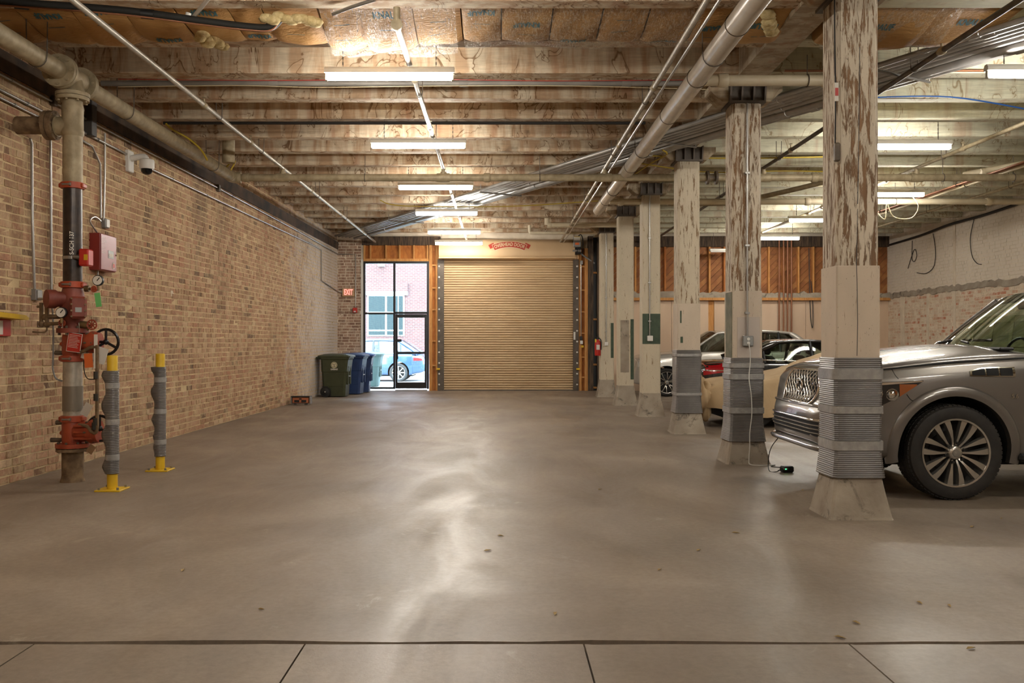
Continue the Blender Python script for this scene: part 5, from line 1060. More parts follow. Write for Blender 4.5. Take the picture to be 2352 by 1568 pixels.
# panelled door leaning at the right wall, seen through the windshield
t = thing('panel_door', 'old panelled wooden door leaning on the right wall behind the SUV', 'door panel', (10.3, 19.2, 0)); M = Matrix.Translation((10.25, 18.6, 0)) @ Matrix.Rotation(math.radians(8), 4, 'Y')
m = MB(); m.box(-.02, .02, -1.2, 1.2, 0, 1.9); m.xf(M); m.build('leaf', mottled('olive_wood', '#6d6743', '#857c55', 4, .7), t)
for y in (-1.15, -.4, .35, 1.1):
    m = MB(); m.bbox(-.045, -.02, y-.06, y+.06, 0, 1.9, .006); m.xf(M); m.build('stile', mottled('olive_wood2', '#7b744d', '#93895f', 4, .7), t)
for z in (.05, .7, 1.3, 1.82):
    m = MB(); m.bbox(-.04, -.02, -1.15, 1.15, z-.06, z+.06, .006); m.xf(M); m.build('rail', mottled('olive_wood3', '#7b744d', '#93895f', 4, .7), t)
# ================================================================ VEHICLES
def car_paint(name, c, rough=.32, metal=.55):
    n = NT(name); n.col(c); n.set(rough, metal, 1.0); n.p.inputs['Coat Roughness'].default_value = .04; return n.mat
PAINT_SUV = car_paint('paint_warm_grey', '#6f6a64'); PAINT_SIL = car_paint('paint_silver', '#b9b5ac', .35, .5); PAINT_BLK = car_paint('paint_black', '#0b0a0b', .25, 0); PAINT_BLU = car_paint('paint_light_blue', '#26405e', .35, .2)
CARGLASS = glass('car_glass', '#d3e2d8', .96); CARGLASS_D = glass('car_glass_tinted', '#7d8a86', .86); LENS = glass('headlamp_lens', '#ffffff', .98)
AMBER = plain('amber_lens', '#c9661a', .15, 0, .5); TAILRED = plain('tail_red', '#a3101a', .12, 0, .8); SHUT = plain('shut_line', '#0a0a0a', .8); INT = plain('interior_dark', '#3b3630', .8); ALLOY = plain('alloy', '#b8b3aa', .25, .85); GRAPH = plain('rim_graphite', '#24221f', .5, .3); LINER = plain('arch_liner', '#0d0d0d', .9); TYRE = mottled('tyre_rubber', '#1b1815', '#26221d', 20, .7)  # brake discs and lug nuts are dark graphite in their own colour
def hermite(xs, ys, x):
    n = len(xs)
    if x <= xs[0]: return ys[0]
    if x >= xs[-1]: return ys[-1]
    i = max(k for k in range(n-1) if xs[k] <= x); h = xs[i+1]-xs[i]; d = [(ys[k+1]-ys[k])/(xs[k+1]-xs[k]) for k in range(n-1)]
    def slope(k):
        if k == 0: return d[0]
        if k == n-1: return d[-1]
        return 0 if d[k-1]*d[k] <= 0 else 2*d[k-1]*d[k]/(d[k-1]+d[k])
    t = (x-xs[i])/h; a, b_ = slope(i)*h, slope(i+1)*h
    return (2*t**3-3*t*t+1)*ys[i]+(t**3-2*t*t+t)*a+(3*t*t-2*t**3)*ys[i+1]+(t**3-t*t)*b_
class Body:
    def __init__(s, st): s.st = st; s.xs = [a[0] for a in st]; s.L = s.xs[-1]
    def sec(s, x):
        w, z0, zs, zt = (hermite(s.xs, [a[k] for a in s.st], x) for k in (1, 2, 3, 4)); h = zs-z0; e = zt-zs
        c = [(0, z0), (.75*w, z0), (.93*w, z0+.02*h), (.98*w, z0+.14*h), (w, z0+.5*h), (.988*w, zs-.16*h), (.96*w, zs-.05*h), (.90*w, zs+.22*e), (.62*w, zs+.74*e), (.3*w, zs+.95*e), (0, zt)]
        return [Vector((x, a, b_)) for a, b_ in c]
    def prof(s, x, n=5): return catmull(s.sec(x), n)
    def yat(s, x, z):                                    # half width of the side at height z
        P_ = s.prof(x, 6); best = 0
        for a, b_ in zip(P_[:-1], P_[1:]):
            if (a.z-z)*(b_.z-z) <= 0 and abs(a.z-b_.z) > 1e-9: best = max(best, a.y+(b_.y-a.y)*(z-a.z)/(b_.z-a.z))
        return best
    def ztop(s, x, y):
        P_ = s.prof(x, 6); best = 0
        for a, b_ in zip(P_[:-1], P_[1:]):
            if (a.y-abs(y))*(b_.y-abs(y)) <= 0 and abs(a.y-b_.y) > 1e-9: best = max(best, a.z+(b_.z-a.z)*(abs(y)-a.y)/(b_.y-a.y))
        return best
    def xfront(s, y, z):
        x = 0.
        while x < 1.2:
            if s.yat(x, z) >= max(abs(y), .03): return x
            x += .006
        return x
def car_body(root, B, paint, arches, ra, zc, step=None):
    xs = []; k = 0
    for a, b_ in zip(B.xs[:-1], B.xs[1:]):
        m_ = max(2, int((b_-a)/.07)); xs += [a+(b_-a)*i/m_ for i in range(m_)]
    xs.append(B.L); m = MB(); n = None; vs = []
    for x in xs:
        P_ = B.prof(x, 3); loop = P_+[Vector((p.x, -p.y, p.z)) for p in P_[-2:0:-1]]; n = len(loop); vs += loop
    fs = [(i*n+j, i*n+(j+1) % n, (i+1)*n+(j+1) % n, (i+1)*n+j) for i in range(len(xs)-1) for j in range(n)]+[tuple(range(n))[::-1], tuple(range((len(xs)-1)*n, len(xs)*n))]
    m.add(vs, fs); o = m.build('body', [paint], root, world=False)
    for ax in arches:
        c = MB(); c.lathe([(ra, -1.3), (ra, 1.3)], (ax, 0, zc), 'y', 40); c.cyl((ax, -1.3, zc-.5), (ax, 1.3, zc-.5), ra*.97, 24); c2 = MB(); c2.lathe([(ra, -1.3), (ra, 1.3)], (ax, 0, zc), 'y', 40)
        cut = c2.build('cutter', LINER, root, world=False); md = o.modifiers.new('b', 'BOOLEAN'); md.object = cut; md.operation = 'DIFFERENCE'; md.solver = 'EXACT'; md.material_mode = 'TRANSFER'
        dg = bpy.context.evaluated_depsgraph_get(); dg.update(); me = bpy.data.meshes.new_from_object(o.evaluated_get(dg)); o.modifiers.clear(); o.data = me; bpy.data.objects.remove(cut)
    me = o.data; me.polygons.foreach_set('use_smooth', [True]*len(me.polygons)); me.set_sharp_from_angle(angle=math.radians(38)); return o
def side_patch(root, B, name, mat, xs_, ztop, zbot, off=.004, sides=(-1, 1), nu=16, nv=5, thick=0):
    o = None
    for sd in sides:
        m = MB(); m.grid(lambda u, v: (lerp(xs_[0], xs_[1], u), sd*(B.yat(lerp(xs_[0], xs_[1], u), lerp(zbot(u), ztop(u), v))+off), lerp(zbot(u), ztop(u), v)), nu, nv); o = m.build(name, mat, root, world=False, smooth=50)
    return o
def front_patch(root, B, name, mat, yw, z0, z1, off=.006, nu=18, nv=8, shape=None):
    def Pf(u, v):
        z = lerp(z0, z1, v); y = (2*u-1)*(yw(v) if callable(yw) else yw); return (B.xfront(y, z)-off, y, z)
    m = MB(); m.grid(Pf, nu, nv); return m.build(name, mat, root, world=False, smooth=50)
def side_line(root, B, pts, mat=SHUT, r=.004, sides=(-1, 1), name='shut_line', off=.0):
    for sd in sides:
        m = MB(); P_ = catmull([(p[0], 0, p[1]) for p in pts], 6); m.tube([(p.x, sd*(B.yat(p.x, p.z)+off), p.z) for p in P_], r, 5); m.build(name, mat, root, world=False)
def car_wheel(root, x, y, sd, r, rim, nsp, style, width=.25):
    o = Vector((x, sd*y, r)); s = sd; k = .02
    pr = [(rim*.98, -.0), (rim*1.03, .004), (lerp(rim, r, .55), .012), (r*.955, .0), (r*.99, -.03), (r, -.06), (r, -width+.06), (r*.985, -width+.02), (r*.93, -width), (rim, -width)]
    m = MB(); m.lathe([(a, s*b_) for a, b_ in pr], o, 'y', 48, False); w = m.build('wheel', TYRE, root, world=False, smooth=30)
    m = MB(); nt = 64
    for i in range(nt):
        a = 2*PI*i/nt
        for (b0, b1, sh) in ((-.02, -.07, 0), (-.08, -.12, .5), (-.13, -.17, 0), (-width+.07, -width+.02, .5)):
            aa = a+sh*2*PI/nt; M = Matrix.Translation(o) @ Matrix.Rotation(aa, 4, 'Y'); q_ = r if b0 < -.03 else r*.992; vs = [M @ Vector((px_, s*py_, pz_)) for px_ in (-r*.036, r*.036) for py_ in (b0, b1) for pz_ in (q_-.012, q_+.003)]
            m.add(vs, [(1, 3, 7, 5), (0, 1, 5, 4), (2, 6, 7, 3), (0, 2, 3, 1), (4, 5, 7, 6)])
    tag(m.build('tread', TYRE, w, world=False), kind='stuff')
    m = MB(); m.lathe([(rim*1.0, s*.006), (rim*.95, s*.004), (rim*.93, s*-.02), (rim*.9, s*-width*.8)], o, 'y', 48, False); m.build('rim', ALLOY, w, world=False, smooth=40)
    m = MB(); m.lathe([(0.001, s*-.10), (rim*.62, s*-.10), (rim*.62, s*-.12), (rim*.92, s*-.13)], o, 'y', 32, False); m.build('brake_disc', GRAPH, w, world=False, smooth=30)
    m = MB(); m.lathe([(.001, s*.0), (rim*.16, s*.0), (rim*.19, s*-.006), (rim*.22, s*-.03), (rim*.24, s*-.06)], o, 'y', 28, False); m.build('hub', ALLOY, w, world=False, smooth=40)
    m = MB(); m.lathe([(.001, s*.004), (rim*.105, s*.004), (rim*.11, s*0)], o, 'y', 24, False); m.build('centre_cap', STEEL, w, world=False, smooth=40)
    for i in range(6): a = 2*PI*i/6+.3; m = MB(); p = o+Vector((math.cos(a)*rim*.28, s*-.02, math.sin(a)*rim*.28)); m.cyl(p, p+Vector((0, s*.016, 0)), .013, 6); m.build('lug_nut', GRAPH, w, world=False)
    for i in range(nsp):
        a = 2*PI*i/nsp
        if style == 'petal': a0, a1 = a+(.04 if i % 2 else -.04), a+(-.05 if i % 2 else .05); hw = (.011, .012, .022, .030, .036)
        elif style == 'pair': a0, a1 = a+(-.16 if i % 2 else .16), a+(.0); hw = (.016, .015, .015, .016, .02)
        else: a0 = a1 = a; hw = (.04, .03, .026, .028, .04)
        m = MB(); vs = []
        for j, f in enumerate((.22, .42, .62, .82, .97)):
            R_ = rim*f; aa = lerp(a0, a1, j/4); dep = [-.03, -.012, -.004, -.002, -.004][j]; c = Vector((math.cos(aa), 0, math.sin(aa))); tn = Vector((-math.sin(aa), 0, math.cos(aa)))
            for (q_, dd) in ((-1, -.035), (-.7, 0), (.7, 0), (1, -.035)): vs.append(o+c*R_+tn*hw[j]*q_*rim/.29+Vector((0, s*(dep+dd), 0)))
        m.add(vs, [(j*4+k_, j*4+(k_+1) % 4, (j+1)*4+(k_+1) % 4, (j+1)*4+k_) for j in range(4) for k_ in range(4)]+[(0, 1, 2, 3), (16, 17, 18, 19)]); m.build('spoke', ALLOY, w, world=False, smooth=40)
    return w
def flare(root, B, ax, zc, ra, paint, a0=-12, a1=192, wid=.085, out=.018):
    for sd in (-1, 1):
        m = MB(); n = 32; vs = []
        for i in range(n+1):
            a = math.radians(lerp(a0, a1, i/n))
            for (rr, ex) in ((ra-.004, -.05), (ra-.004, out*.7), (ra+wid*.35, out), (ra+wid*.8, out*.6), (ra+wid, .0), (ra+wid, -.03)):
                x, z = ax-math.cos(a)*rr, zc+math.sin(a)*rr; vs.append((x, sd*(max(B.yat(min(max(x, .02), B.L-.02), max(z, .36)), .8)+ex), z))
        m.add(vs, [(i*6+j, i*6+j+1, (i+1)*6+j+1, (i+1)*6+j) for i in range(n) for j in range(5)]); m.build('wheel_arch_flare', paint, root, world=False, smooth=60)
def greenhouse(root, B, paint, G, glassm, trim=CHROME, doors=()):
    x0, x1, x2, x3, zb, zr, wb, wt, cr = (G[k] for k in ('x0', 'x1', 'x2', 'x3', 'zb', 'zr', 'wb', 'wt', 'cr')); zc0 = G.get('zc', zb+.08); bow0, bow1 = G.get('bow', (.16, .10)); zcr = G.get('zcr', zb+.03)
    roof_end = G.get('rz', zr)
    def yw(z): return lerp(wb, wt, min(1, max(0, (z-zb)/(zr-zb))))
    ws = lambda u, v: ((lerp(x0+bow0*abs(u)**2, x1+bow1*abs(u)**2, v)), u*lerp(wb-.02, wt-.01, v), lerp(lerp(zc0, zb, abs(u)**2), zr+cr*(1-u*u), v)+.02*math.sin(PI*v))
    m = MB(); m.grid(lambda u, v: ws(2*u-1, v), 20, 8); m.build('windshield', glassm, root, world=False, smooth=80)
    rw = lambda u, v: (lerp(x3-bow0*.6*u*u, x2-bow1*u*u, v), u*lerp(wb-.05, wt-.01, v), lerp(zcr, roof_end+cr*(1-u*u), v)+.02*math.sin(PI*v))
    m = MB(); m.grid(lambda u, v: rw(2*u-1, v), 16, 6); m.build('rear_window', glassm, root, world=False, smooth=80)
    def roofp(u, v):
        xa, xb = x1+bow1*u*u, x2-bow1*u*u; x = lerp(xa, xb, v); return (x, u*(wt+.005*math.sin(PI*v)), lerp(zr, roof_end, v)+cr*(1-u*u)+G.get('arch', .05)*math.sin(PI*v)**.8*.9)
    m = MB(); m.grid(lambda u, v: roofp(2*u-1, v), 16, 20); o = m.build('roof', paint, root, world=False, smooth=80); md = o.modifiers.new('s', 'SOLIDIFY'); md.thickness = .03; md.offset = -1
    for sd in (-1, 1):
        A = [Vector(ws(sd, v/6)) for v in range(7)]; m = MB(); m.tube(A, .034, 8, True, [.04]+[.03]*5+[.036]); m.build('a_pillar', paint, root, world=False, smooth=60)
        R_ = [Vector(rw(sd, v/6)) for v in range(7)]; m = MB(); m.tube(R_, .05, 8, True, [.09]+[.07]*5+[.05]); m.build('rear_pillar', paint, root, world=False, smooth=60)
        T = [Vector(roofp(sd, v/16)) for v in range(17)]; m = MB(); m.tube(T, .034, 8); m.build('roof_rail', paint, root, world=False, smooth=60)
        bl = [Vector((lerp(A[0].x, R_[0].x, k/12), sd*(yw(zb)+.006), lerp(zb, zcr, k/12)+.004)) for k in range(13)]; m = MB(); m.tube(bl, .012, 6); m.build('belt_trim', trim, root, world=False, smooth=60)
        def edge_top(x):
            if x < T[0].x: k = (x-A[0].x)/(T[0].x-A[0].x); return A[0].lerp(T[0], k)
            if x > T[-1].x: k = (x-T[-1].x)/(R_[0].x-T[-1].x); return T[-1].lerp(R_[0], k)
            for a, b_ in zip(T[:-1], T[1:]):
                if a.x <= x <= b_.x: return a.lerp(b_, (x-a.x)/(b_.x-a.x))
            return T[-1]
        cuts = [A[0].x+.03]+list(G['pillars'])+[R_[0].x-.05]
        for a, b_ in zip(cuts[:-1], cuts[1:]):
            def gp(u, v):
                x = lerp(a, b_, u); tp = edge_top(x); zb_ = lerp(zb, zcr, (x-A[0].x)/(R_[0].x-A[0].x)); xx = x; return (xx, lerp(sd*yw(zb), tp.y, v), lerp(zb_, tp.z, v))
            m = MB(); m.grid(gp, 12, 4); m.build('side_window', glassm, root, world=False, smooth=80)
        for x in G['pillars']:
            tp = edge_top(x); m = MB(); m.tube([(x, sd*(yw(zb)+.0), zb), (x, (sd*yw(zb)+tp.y)/2+sd*.004, (zb+tp.z)/2), (x+.0, tp.y, tp.z)], .035, 8); m.build('window_pillar', G.get('pm', BLACK), root, world=False, smooth=60)
        # mirror
        mx = G['mirror']; m = MB(); m.sphere((mx, sd*(wb+.17), zb+.07), .1, 12, (.6, 1.1, .72)); m.tube([(mx, sd*(wb-.02), zb+.0), (mx, sd*(wb+.1), zb+.03)], .025, 8); m.build('side_mirror', G.get('mm', paint), root, world=False, smooth=70)
    # interior
    m = MB(); m.bbox(x0+.25, x0+.55, -wb+.08, wb-.08, zb-.25, zb+.02, .04); m.build('dashboard', INT, root, world=False, smooth=40)
    m = MB(); c = Vector((x0+.78, .38, zb+.0)); pts = [c+Vector((.06*math.sin(a), .19*math.cos(a), .17*math.sin(a))) for a in [2*PI*k/20 for k in range(21)]]; m.tube(pts, .014, 6); m.build('steering_wheel', BLACK, root, world=False, smooth=60)
    for sx in G['seats']:
        for sy in (-.38, .38):
            m = MB(); M = Matrix.Translation((sx, sy, zb-.35)) @ Matrix.Rotation(math.radians(12), 4, 'Y'); m.bbox(-.07, .07, -.24, .24, 0, .5, .05); m.xf(M); s_ = m.build('seat_back', INT, root, world=False, smooth=50); m = MB(); m.bbox(-.05, .05, -.13, .13, .52, .70, .04); m.xf(M); m.build('headrest', INT, s_, world=False, smooth=50)
    m = MB(); m.bbox(x1-.02, x1+.03, -.12, .12, zr-.10, zr-.02, .015); m.build('rear_view_mirror', BLACK, root, world=False)
# ---------------- grey SUV in the foreground
SV = thing('suv', 'large warm grey SUV parked behind the nearest column, front to the left', 'car', (2.806, 8.575, 0), group='parked vehicles')
B = Body([(0, .52, .47, .67, .71), (.03, .66, .43, .71, .76), (.08, .76, .40, .78, .84), (.13, .83, .38, .98, 1.05), (.20, .875, .37, 1.04, 1.12), (.35, .93, .35, 1.08, 1.17), (.6, .97, .33, 1.11, 1.22), (1.0, 1.0, .31, 1.15, 1.28), (1.45, 1.01, .31, 1.18, 1.315), (1.75, 1.01, .31, 1.2, 1.29), (2.1, 1.015, .31, 1.2, 1.22), (3.2, 1.015, .31, 1.21, 1.22), (4.4, 1.0, .33, 1.22, 1.23), (5.0, .95, .38, 1.2, 1.22), (5.22, .86, .45, 1.15, 1.17), (5.29, .7, .5, 1.0, 1.02)])
HX, HZ = 1.065, .405
car_body(SV, B, PAINT_SUV, (HX, HX+3.075), .475, HZ+.01)
for x in (HX, HX+3.075):
    flare(SV, B, x, HZ+.01, .475, PAINT_SUV)
    for sd in (-1, 1): car_wheel(SV, x, 1.005, sd, .405, .292, 14, 'petal', .275)
greenhouse(SV, B, PAINT_SUV, dict(x0=1.58, x1=2.25, x2=4.75, x3=5.15, zb=1.215, zr=1.76, wb=.95, wt=.74, cr=.06, zc=1.315, zcr=1.22, bow=(.22, .12), arch=.09, pillars=(2.95, 3.95), mirror=1.98, seats=(2.75, 3.7)), CARGLASS)
m = MB(); xs0, xs1 = .20, 1.62                            # bonnet panel, proud of the wings
def hoodp(u, v):
    x = lerp(xs0, xs1+.2*abs(2*v-1)**3, u); w_ = hermite(B.xs, [a[1] for a in B.st], x)*.925; y = (2*v-1)*w_; return (x, y, B.ztop(x, y)+.012)
m.grid(hoodp, 26, 22); hd = m.build('bonnet', PAINT_SUV, SV, world=False, smooth=60); md = hd.modifiers.new('s', 'SOLIDIFY'); md.thickness = .02; md.offset = -1
for sd in (-1, 1): m = MB(); m.tube([(x, sd*(hermite(B.xs, [a[1] for a in B.st], x)*.93+.002), B.ztop(x, hermite(B.xs, [a[1] for a in B.st], x)*.93)+.002) for x in [lerp(.22, 1.75, k/24) for k in range(25)]], .007, 5); m.build('shut_line', SHUT, SV, world=False)
# grille, bumper openings
gw = lambda v: .36+.10*math.sin(min(1, v*1.05)*PI)**.8
front_patch(SV, B, 'grille_back', SHUT, gw, .775, 1.075, .004)
gz0, gz1 = .775, 1.075
def gpt(y, z, off=.014): return Vector((B.xfront(y, z)-off, y, z))
m = MB(); k = 11
for i in range(-k, k+1):
    for sg in (-1, 1):
        pts = []
        for j in range(9):
            v = j/8; y = i*.075+sg*(v-.5)*.32
            if abs(y) <= gw(v)-.01: pts.append(gpt(y+.012*math.sin(v*4*PI), lerp(gz0, gz1, v), .016))
        if len(pts) > 1: m.tube(pts, .006, 5)
tag(m.build('grille_mesh', ALLOY, SV, world=False, smooth=60), kind='stuff')
pts = [gpt(-gw(v/10), lerp(gz0, gz1, v/10), .008) for v in range(11)]+[gpt(gw(v/10), lerp(gz0, gz1, v/10), .008) for v in range(10, -1, -1)]
m = MB(); m.tube(pts+[pts[0]], .016, 8); m.build('grille_surround', CHROME, SV, world=False, smooth=60)
gc = gpt(0, .935, .035); em = []
for k in range(25): a = PI*(-.36)+2*PI*.86*k/24+0; em.append(gc+Vector((0, math.cos(a+PI/2+.22+.22)*.085, math.sin(a+PI/2+.44)*.062)))
m = MB(); m.tube(em, .0115, 8); em_ = m.build('emblem_ring', CHROME, SV, world=False, smooth=60)
m = MB(); m.tube([em[0], gc+Vector((0, .0, .03)), em[-1]], .011, 8); m.build('emblem_road', CHROME, SV, world=False, smooth=60)
front_patch(SV, B, 'bumper_intake', SHUT, .70, .50, .63, .004); 
for z in (.53, .565, .60): m = MB(); m.tube([gpt(-.69+.069*k, z, .010) for k in range(21)], .006, 5); m.build('intake_bar', ALLOY, SV, world=False, smooth=60)
m = MB(); m.tube([gpt(-.72+.072*k, .645, .008) for k in range(21)], .012, 6); m.build('bumper_chrome', CHROME, SV, world=False, smooth=60)
m = MB(); m.tube([gpt(-.74+.074*k, .765-.0*k, .006) for k in range(21)], .014, 6); m.build('bumper_ledge', PAINT_SUV, SV, world=False, smooth=60)
m = MB(); m.tube([Vector((B.xfront(-.74+.074*k, .44)-.015, -.74+.074*k, .40)) for k in range(21)], .03, 8); m.build('chin_spoiler', PAINT_SUV, SV, world=False, smooth=60)
# headlamps
zt_ = lambda u: lerp(.985, 1.02, u); zb_ = lambda u: lerp(.83, .80, min(1, u/.45)) if u < .45 else lerp(.80, 1.012, ((u-.45)/.55)**1.15)
side_patch(SV, B, 'headlamp_housing', SHUT, (.15, .80), zt_, zb_, .004, nu=24)
side_patch(SV, B, 'headlamp_chrome', CHROME, (.15, .79), lambda u: zt_(u)-.004, lambda u: zt_(u)-.035*(1-u*.6), .010, nu=24, nv=2)
side_patch(SV, B, 'indicator', AMBER, (.60, .745), lambda u: .985, lambda u: lerp(.88, .978, u), .009, nu=8, nv=3)
for sd in (-1, 1):
    for (x, z, r_) in ((.28, .90, .065), (.41, .90, .065), (.535, .893, .062)):
        m = MB(); y = B.yat(x, z); m.sphere((x+.015, sd*(y-.012), z), r_, 16, (1, .55, 1)); m.build('headlamp_projector', CHROME, SV, world=False, smooth=80)
side_patch(SV, B, 'headlamp_lens', LENS, (.15, .80), zt_, zb_, .03, nu=24)
# fender vent, badge, shut lines, sills, door handles
vz0, vz1 = 1.035, 1.128
def ventp(f0, f1, off, mat, nm, zi=0): return side_patch(SV, B, nm, mat, (lerp(1.19, 1.57, f0), lerp(1.19, 1.57, f1)), lambda u: lerp(lerp(1.10, 1.128, min(1, lerp(f0, f1, u)*3)), 1.135, lerp(f0, f1, u))-zi, lambda u: lerp(1.055, 1.05, lerp(f0, f1, u))+zi, off, nu=10, nv=3)
ventp(0, 1, .006, CHROME, 'fender_vent')
for (a, b_) in ((.05, .33), (.37, .63), (.67, .94)): ventp(a, b_, .010, SHUT, 'vent_opening', .009)
t_ = text_mb('5.6', .05, .001)
for sd in (-1,): q_ = MB(); q_.add([(1.56+p[0], sd*(B.yat(1.56, .885)+.006), .885+p[1]) for p in t_.v], t_.f); q_.build('engine_badge', CHROME, SV, world=False)
side_line(SV, B, [(1.72, .42), (1.70, .8), (1.74, 1.17)]); side_line(SV, B, [(2.98, .42), (2.99, .8), (2.97, 1.19)]); side_line(SV, B, [(3.75, .85), (3.95, 1.0), (4.0, 1.19)])
side_line(SV, B, [(.66, .90), (.70, .85), (.78, .83)], r=.003); side_line(SV, B, [(.56, 1.12), (.58, 1.06), (.60, 1.03)], r=.003)
for x in (2.72, 3.68):
    for sd in (-1, 1): m = MB(); y = B.yat(x, 1.08); m.tube(catmull([(x-.11, sd*y, 1.08), (x-.08, sd*(y+.04), 1.085), (x+.08, sd*(y+.04), 1.085), (x+.11, sd*y, 1.08)], 4), .014, 8); m.build('door_handle', CHROME, SV, world=False, smooth=60)
for sd in (-1, 1): MB().bbox(1.6, 3.62, min(sd*.86, sd*1.02), max(sd*.86, sd*1.02), .33, .40, .02).build('running_board', BLACK, SV, world=False)
for sd in (-1, 1):                                        # wipers
    m = MB(); m.tube(catmull([(1.60, sd*.28+.1, 1.335), (1.66, sd*.1+.15, 1.36), (1.70, -sd*.05+.45*sd, 1.36)], 5), .012, 6); m.build('wiper', BLACK, SV, world=False, smooth=60)
MB().bbox(1.55, 1.68, -.8, .8, 1.27, 1.30, .012).build('cowl', BLACK, SV, world=False)
MB().box(.5, 4.9, -.8, .8, .28, .42).build('underbody', LINER, SV, world=False)
side_patch(SV, B, 'tail_lamp', TAILRED, (4.98, 5.27), lambda u: 1.12, lambda u: .85, .006, nu=8)
# ---------------- sedan and crossover template
def template(L, w, z0, belt, hoodf, hoodc, deck, cab0, cab1, nose=.1):
    s = L/4.7; return Body([(0, w*.62, z0+.16, z0+.34, z0+.38), (.04*s, w*.76, z0+.08, z0+.40, z0+.46), (.12*s, w*.86, z0+.05, hoodf-.12, hoodf-.06), (.28*s, w*.93, z0+.03, hoodf-.06, hoodf+.02), (.6*s, w*.975, z0, hoodf, hoodf+.07), (cab0, w, z0, belt-.03, hoodc), (cab0+.35, w, z0, belt, belt+.015), (cab1-.3, w, z0, belt+.01, belt+.025), (cab1, w*.985, z0, belt+.01, deck), (L-.5*s, w*.95, z0+.03, deck-.07, deck), (L-.15*s, w*.87, z0+.10, deck-.12, deck-.03), (L, w*.74, z0+.18, deck-.25, deck-.2)])
def simple_car(root, B, paint, hx, wbase, r, rim, w, nsp, style, glassm, G, ra):
    car_body(root, B, paint, (hx, hx+wbase), ra, r+.01)
    for x in (hx, hx+wbase):
        for sd in (-1, 1): car_wheel(root, x, w-.015, sd, r, rim, nsp, style, .23)
    greenhouse(root, B, paint, G, glassm); MB().box(.5, B.L-.5, -.7, .7, .2, .36).build('underbody', LINER, root, world=False)
    side_line(root, B, [(G['x0']+.15, .3), (G['x0']+.13, .6), (G['x0']+.16, G['zb']-.03)]); px_ = G['pillars']; side_line(root, B, [(px_[0], .3), (px_[0]+.01, .6), (px_[0], G['zb']-.03)])
    side_line(root, B, [(hx+wbase-.32, .62), (hx+wbase-.22, .8), (hx+wbase-.2, G['zb']-.03)])
    for x in (px_[0]-.25, hx+wbase-.45):
        for sd in (-1, 1): m = MB(); y = B.yat(x, G['zb']-.12); m.tube(catmull([(x-.1, sd*y, G['zb']-.12), (x-.07, sd*(y+.035), G['zb']-.115), (x+.07, sd*(y+.035), G['zb']-.115), (x+.1, sd*y, G['zb']-.12)], 4), .013, 8); m.build('door_handle', G.get('hm', CHROME), root, world=False, smooth=60)
# silver crossover at the back
SC = thing('crossover', 'silver crossover parked farthest back, half hidden by columns', 'car', (3.30, 22.80, 0), group='parked vehicles')
B2 = template(4.75, .93, .24, 1.10, 1.0, 1.12, 1.12, 1.35, 4.2)
simple_car(SC, B2, PAINT_SIL, .80, 2.78, .345, .265, .93, 12, 'pair', CARGLASS_D, dict(x0=1.25, x1=2.0, x2=4.0, x3=4.55, zb=1.09, zr=1.55, wb=.87, wt=.66, cr=.06, zc=1.15, zcr=1.12, arch=.06, pillars=(2.75, 3.6), mirror=1.55, mm=BLACK, seats=(2.5, 3.4)), .40)
side_patch(SC, B2, 'headlamp', WHITE, (.10, .42), lambda u: .93, lambda u: .72+.1*u, .006, nu=8); side_patch(SC, B2, 'headlamp_lens', LENS, (.10, .42), lambda u: .935, lambda u: .715+.1*u, .02, nu=8)
front_patch(SC, B2, 'grille_back', BLACK, .5, .55, .72, .006); m = MB(); m.tube([Vector((B2.xfront(-.5+.05*k, .64)-.012, -.5+.05*k, .64)) for k in range(21)], .02, 6); m.build('grille_bar', CHROME, SC, world=False)
side_patch(SC, B2, 'tail_lamp', TAILRED, (4.35, 4.68), lambda u: 1.0, lambda u: .78, .006, nu=8)
# black sedan, tail to the left
BS = thing('sedan', 'black sedan with its red tail lamp behind the wrapped column', 'car', (8.62, 17.92, 0), PI, group='parked vehicles')
B3 = template(4.76, .91, .22, .93, .80, .92, 1.0, 1.45, 4.0)
simple_car(BS, B3, PAINT_BLK, .90, 2.8, .33, .24, .91, 10, 'plain', CARGLASS, dict(x0=1.35, x1=2.1, x2=3.35, x3=4.05, zb=.93, zr=1.32, wb=.84, wt=.62, cr=.05, zc=.97, zcr=1.0, arch=.04, pillars=(2.62, 3.55), mirror=1.7, hm=BLACK, seats=(2.4, 3.25)), .385)
side_patch(BS, B3, 'tail_lamp', TAILRED, (4.22, 4.70), lambda u: .93, lambda u: lerp(.78, .70, u), .008, nu=10)
side_patch(BS, B3, 'tail_lamp_trim', CHROME, (4.30, 4.68), lambda u: .80, lambda u: .785, .012, nu=8, nv=1); side_patch(BS, B3, 'headlamp', WHITE, (.10, .45), lambda u: .72, lambda u: .58+.08*u, .006, nu=8)
m = MB(); m.grid(lambda u, v: (4.765-.25*abs(2*u-1)**2.5, (2*u-1)*.66, lerp(.46, .56, v)), 12, 2); m.build('licence_panel', BLACK, BS, world=False)
# pale blue car in the street
BC = thing('street_car', 'light blue car in the street outside the glass', 'car', (-7.35, 33.9, -.14))
B4 = template(4.6, .92, .24, 1.02, .9, 1.02, 1.06, 1.3, 4.1)
simple_car(BC, B4, PAINT_BLU, .85, 2.75, .34, .24, .92, 8, 'plain', CARGLASS, dict(x0=1.25, x1=2.0, x2=3.7, x3=4.4, zb=1.02, zr=1.5, wb=.86, wt=.64, cr=.05, zc=1.07, zcr=1.05, arch=.04, pillars=(2.65, 3.5), mirror=1.6, seats=(2.5,)), .395)
side_patch(BC, B4, 'tail_lamp', TAILRED, (4.15, 4.52), lambda u: .95, lambda u: .78, .006, nu=8)
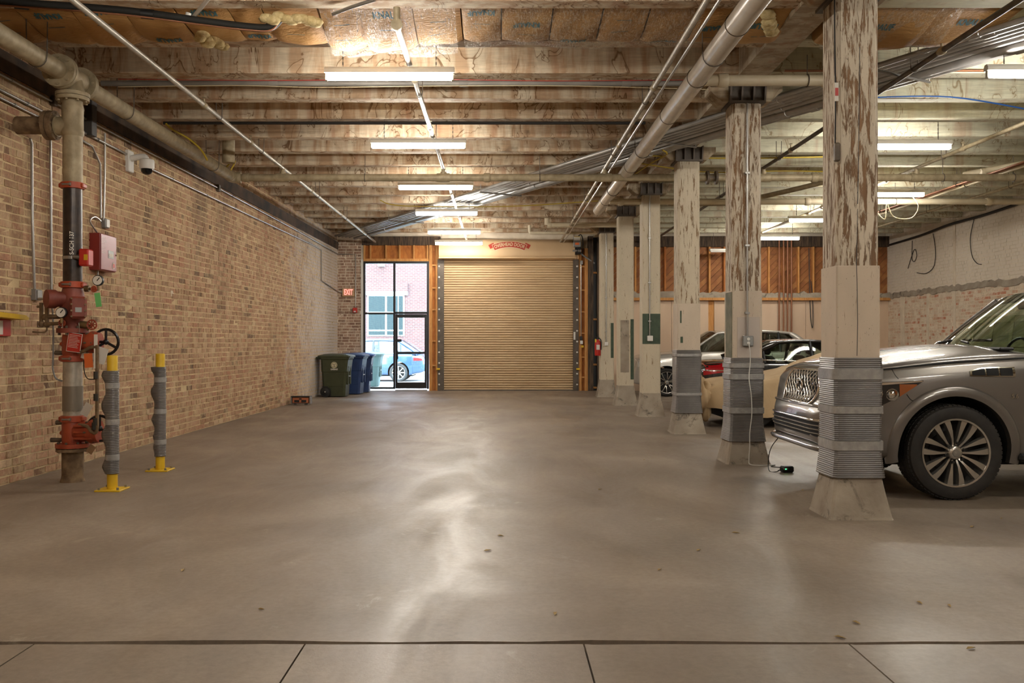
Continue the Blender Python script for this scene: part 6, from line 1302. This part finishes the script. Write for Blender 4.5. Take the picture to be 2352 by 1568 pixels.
# ---------------- covered car
n = NT('tan_car_cover'); v = n.coords('Object'); n.col(n.ramp(n.noise(v, 2, 5), [(.3, '#b39a76'), (.7, '#c4ab86')])); n.bump(n.noise(n.coords('Object', (1, 1, .5)), 5, 4, 1.0), .35, .04); COVER = n.set(.85, spec=.2)
CC = thing('covered_car', 'low car under a tan fabric cover between the SUV and black sedan', 'car', (3.20, 14.75, 0), group='parked vehicles')
tx = [0, .06, .2, .5, .95, 1.5, 1.95, 2.35, 2.8, 3.3, 3.8, 4.2, 4.35, 4.42]; tz = [.42, .58, .71, .76, .80, .91, 1.08, 1.19, 1.20, 1.12, .98, .90, .78, .5]; twd = [.42, .58, .74, .84, .88, .87, .86, .86, .86, .87, .88, .82, .68, .5]
def cov(u, v):
    x = 4.42*u; zt = hermite(tx, tz, x); w_ = hermite(tx, twd, x); s_ = 2*v-1; a = abs(s_); sg = 1 if s_ >= 0 else -1
    roof = .55 if 1.7 < x < 3.5 else .7
    hem = .20+.03*math.sin(x*5)+(.12*max(0, 1-x/.5)); zs_ = min(zt-.05, .62+.12*min(1, x))
    if a < .45: f = a/.45; y = f*w_*roof; z = zt-.03*f*f
    elif a < .7: f = (a-.45)/.25; y = lerp(w_*roof, w_*.97, f**.8); z = lerp(zt-.03, zs_, f**1.4)
    else: f = (a-.7)/.3; y = w_*.97+.05*f+.035*f*math.sin(x*8+sg*2)+.015*math.sin(x*21)*f; z = lerp(zs_, hem, f)
    xo = x-.06*max(0, 1-x/.25)*(1-z/.6) if x < .25 else x
    return (xo+.02*math.sin(z*9)*(1 if x < .6 else 0), sg*y, z+.008*math.sin(x*13+y*6))
m = MB(); m.grid(cov, 70, 44)
for u in (0., 1.):
    e = [cov(u, k/44) for k in range(45)]; m.add(e, [tuple(range(45))])
o = m.build('fabric_cover', COVER, CC, world=False, smooth=180)
for x in (.8, 3.35):
    for sd in (-1, 1): m = MB(); m.lathe([(.18, -.11), (.29, -.10), (.31, -.07), (.31, .07), (.29, .10), (.18, .11)], (x, sd*.72, .31), 'y', 28); m.build('wheel', TYRE, CC, world=False, smooth=30)
MB().box(.3, 4.1, -.76, .76, .16, .40).build('underbody', LINER, CC, world=False)
m = MB(); rnd = random.Random(5)
def lump(u, v):
    a = 2*PI*u; b_ = PI*v; r_ = .24*(1+.18*math.sin(3*a+4*b_)+.12*math.sin(7*a)); return (.03+r_*math.sin(b_)*math.cos(a)*.62, -.42+r_*math.sin(b_)*math.sin(a)*1.35, .42+r_*math.cos(b_)*1.25-.02*math.sin(5*a))
m.grid(lump, 32, 16); m.build('cover_bulge', COVER, CC, world=False, smooth=180)
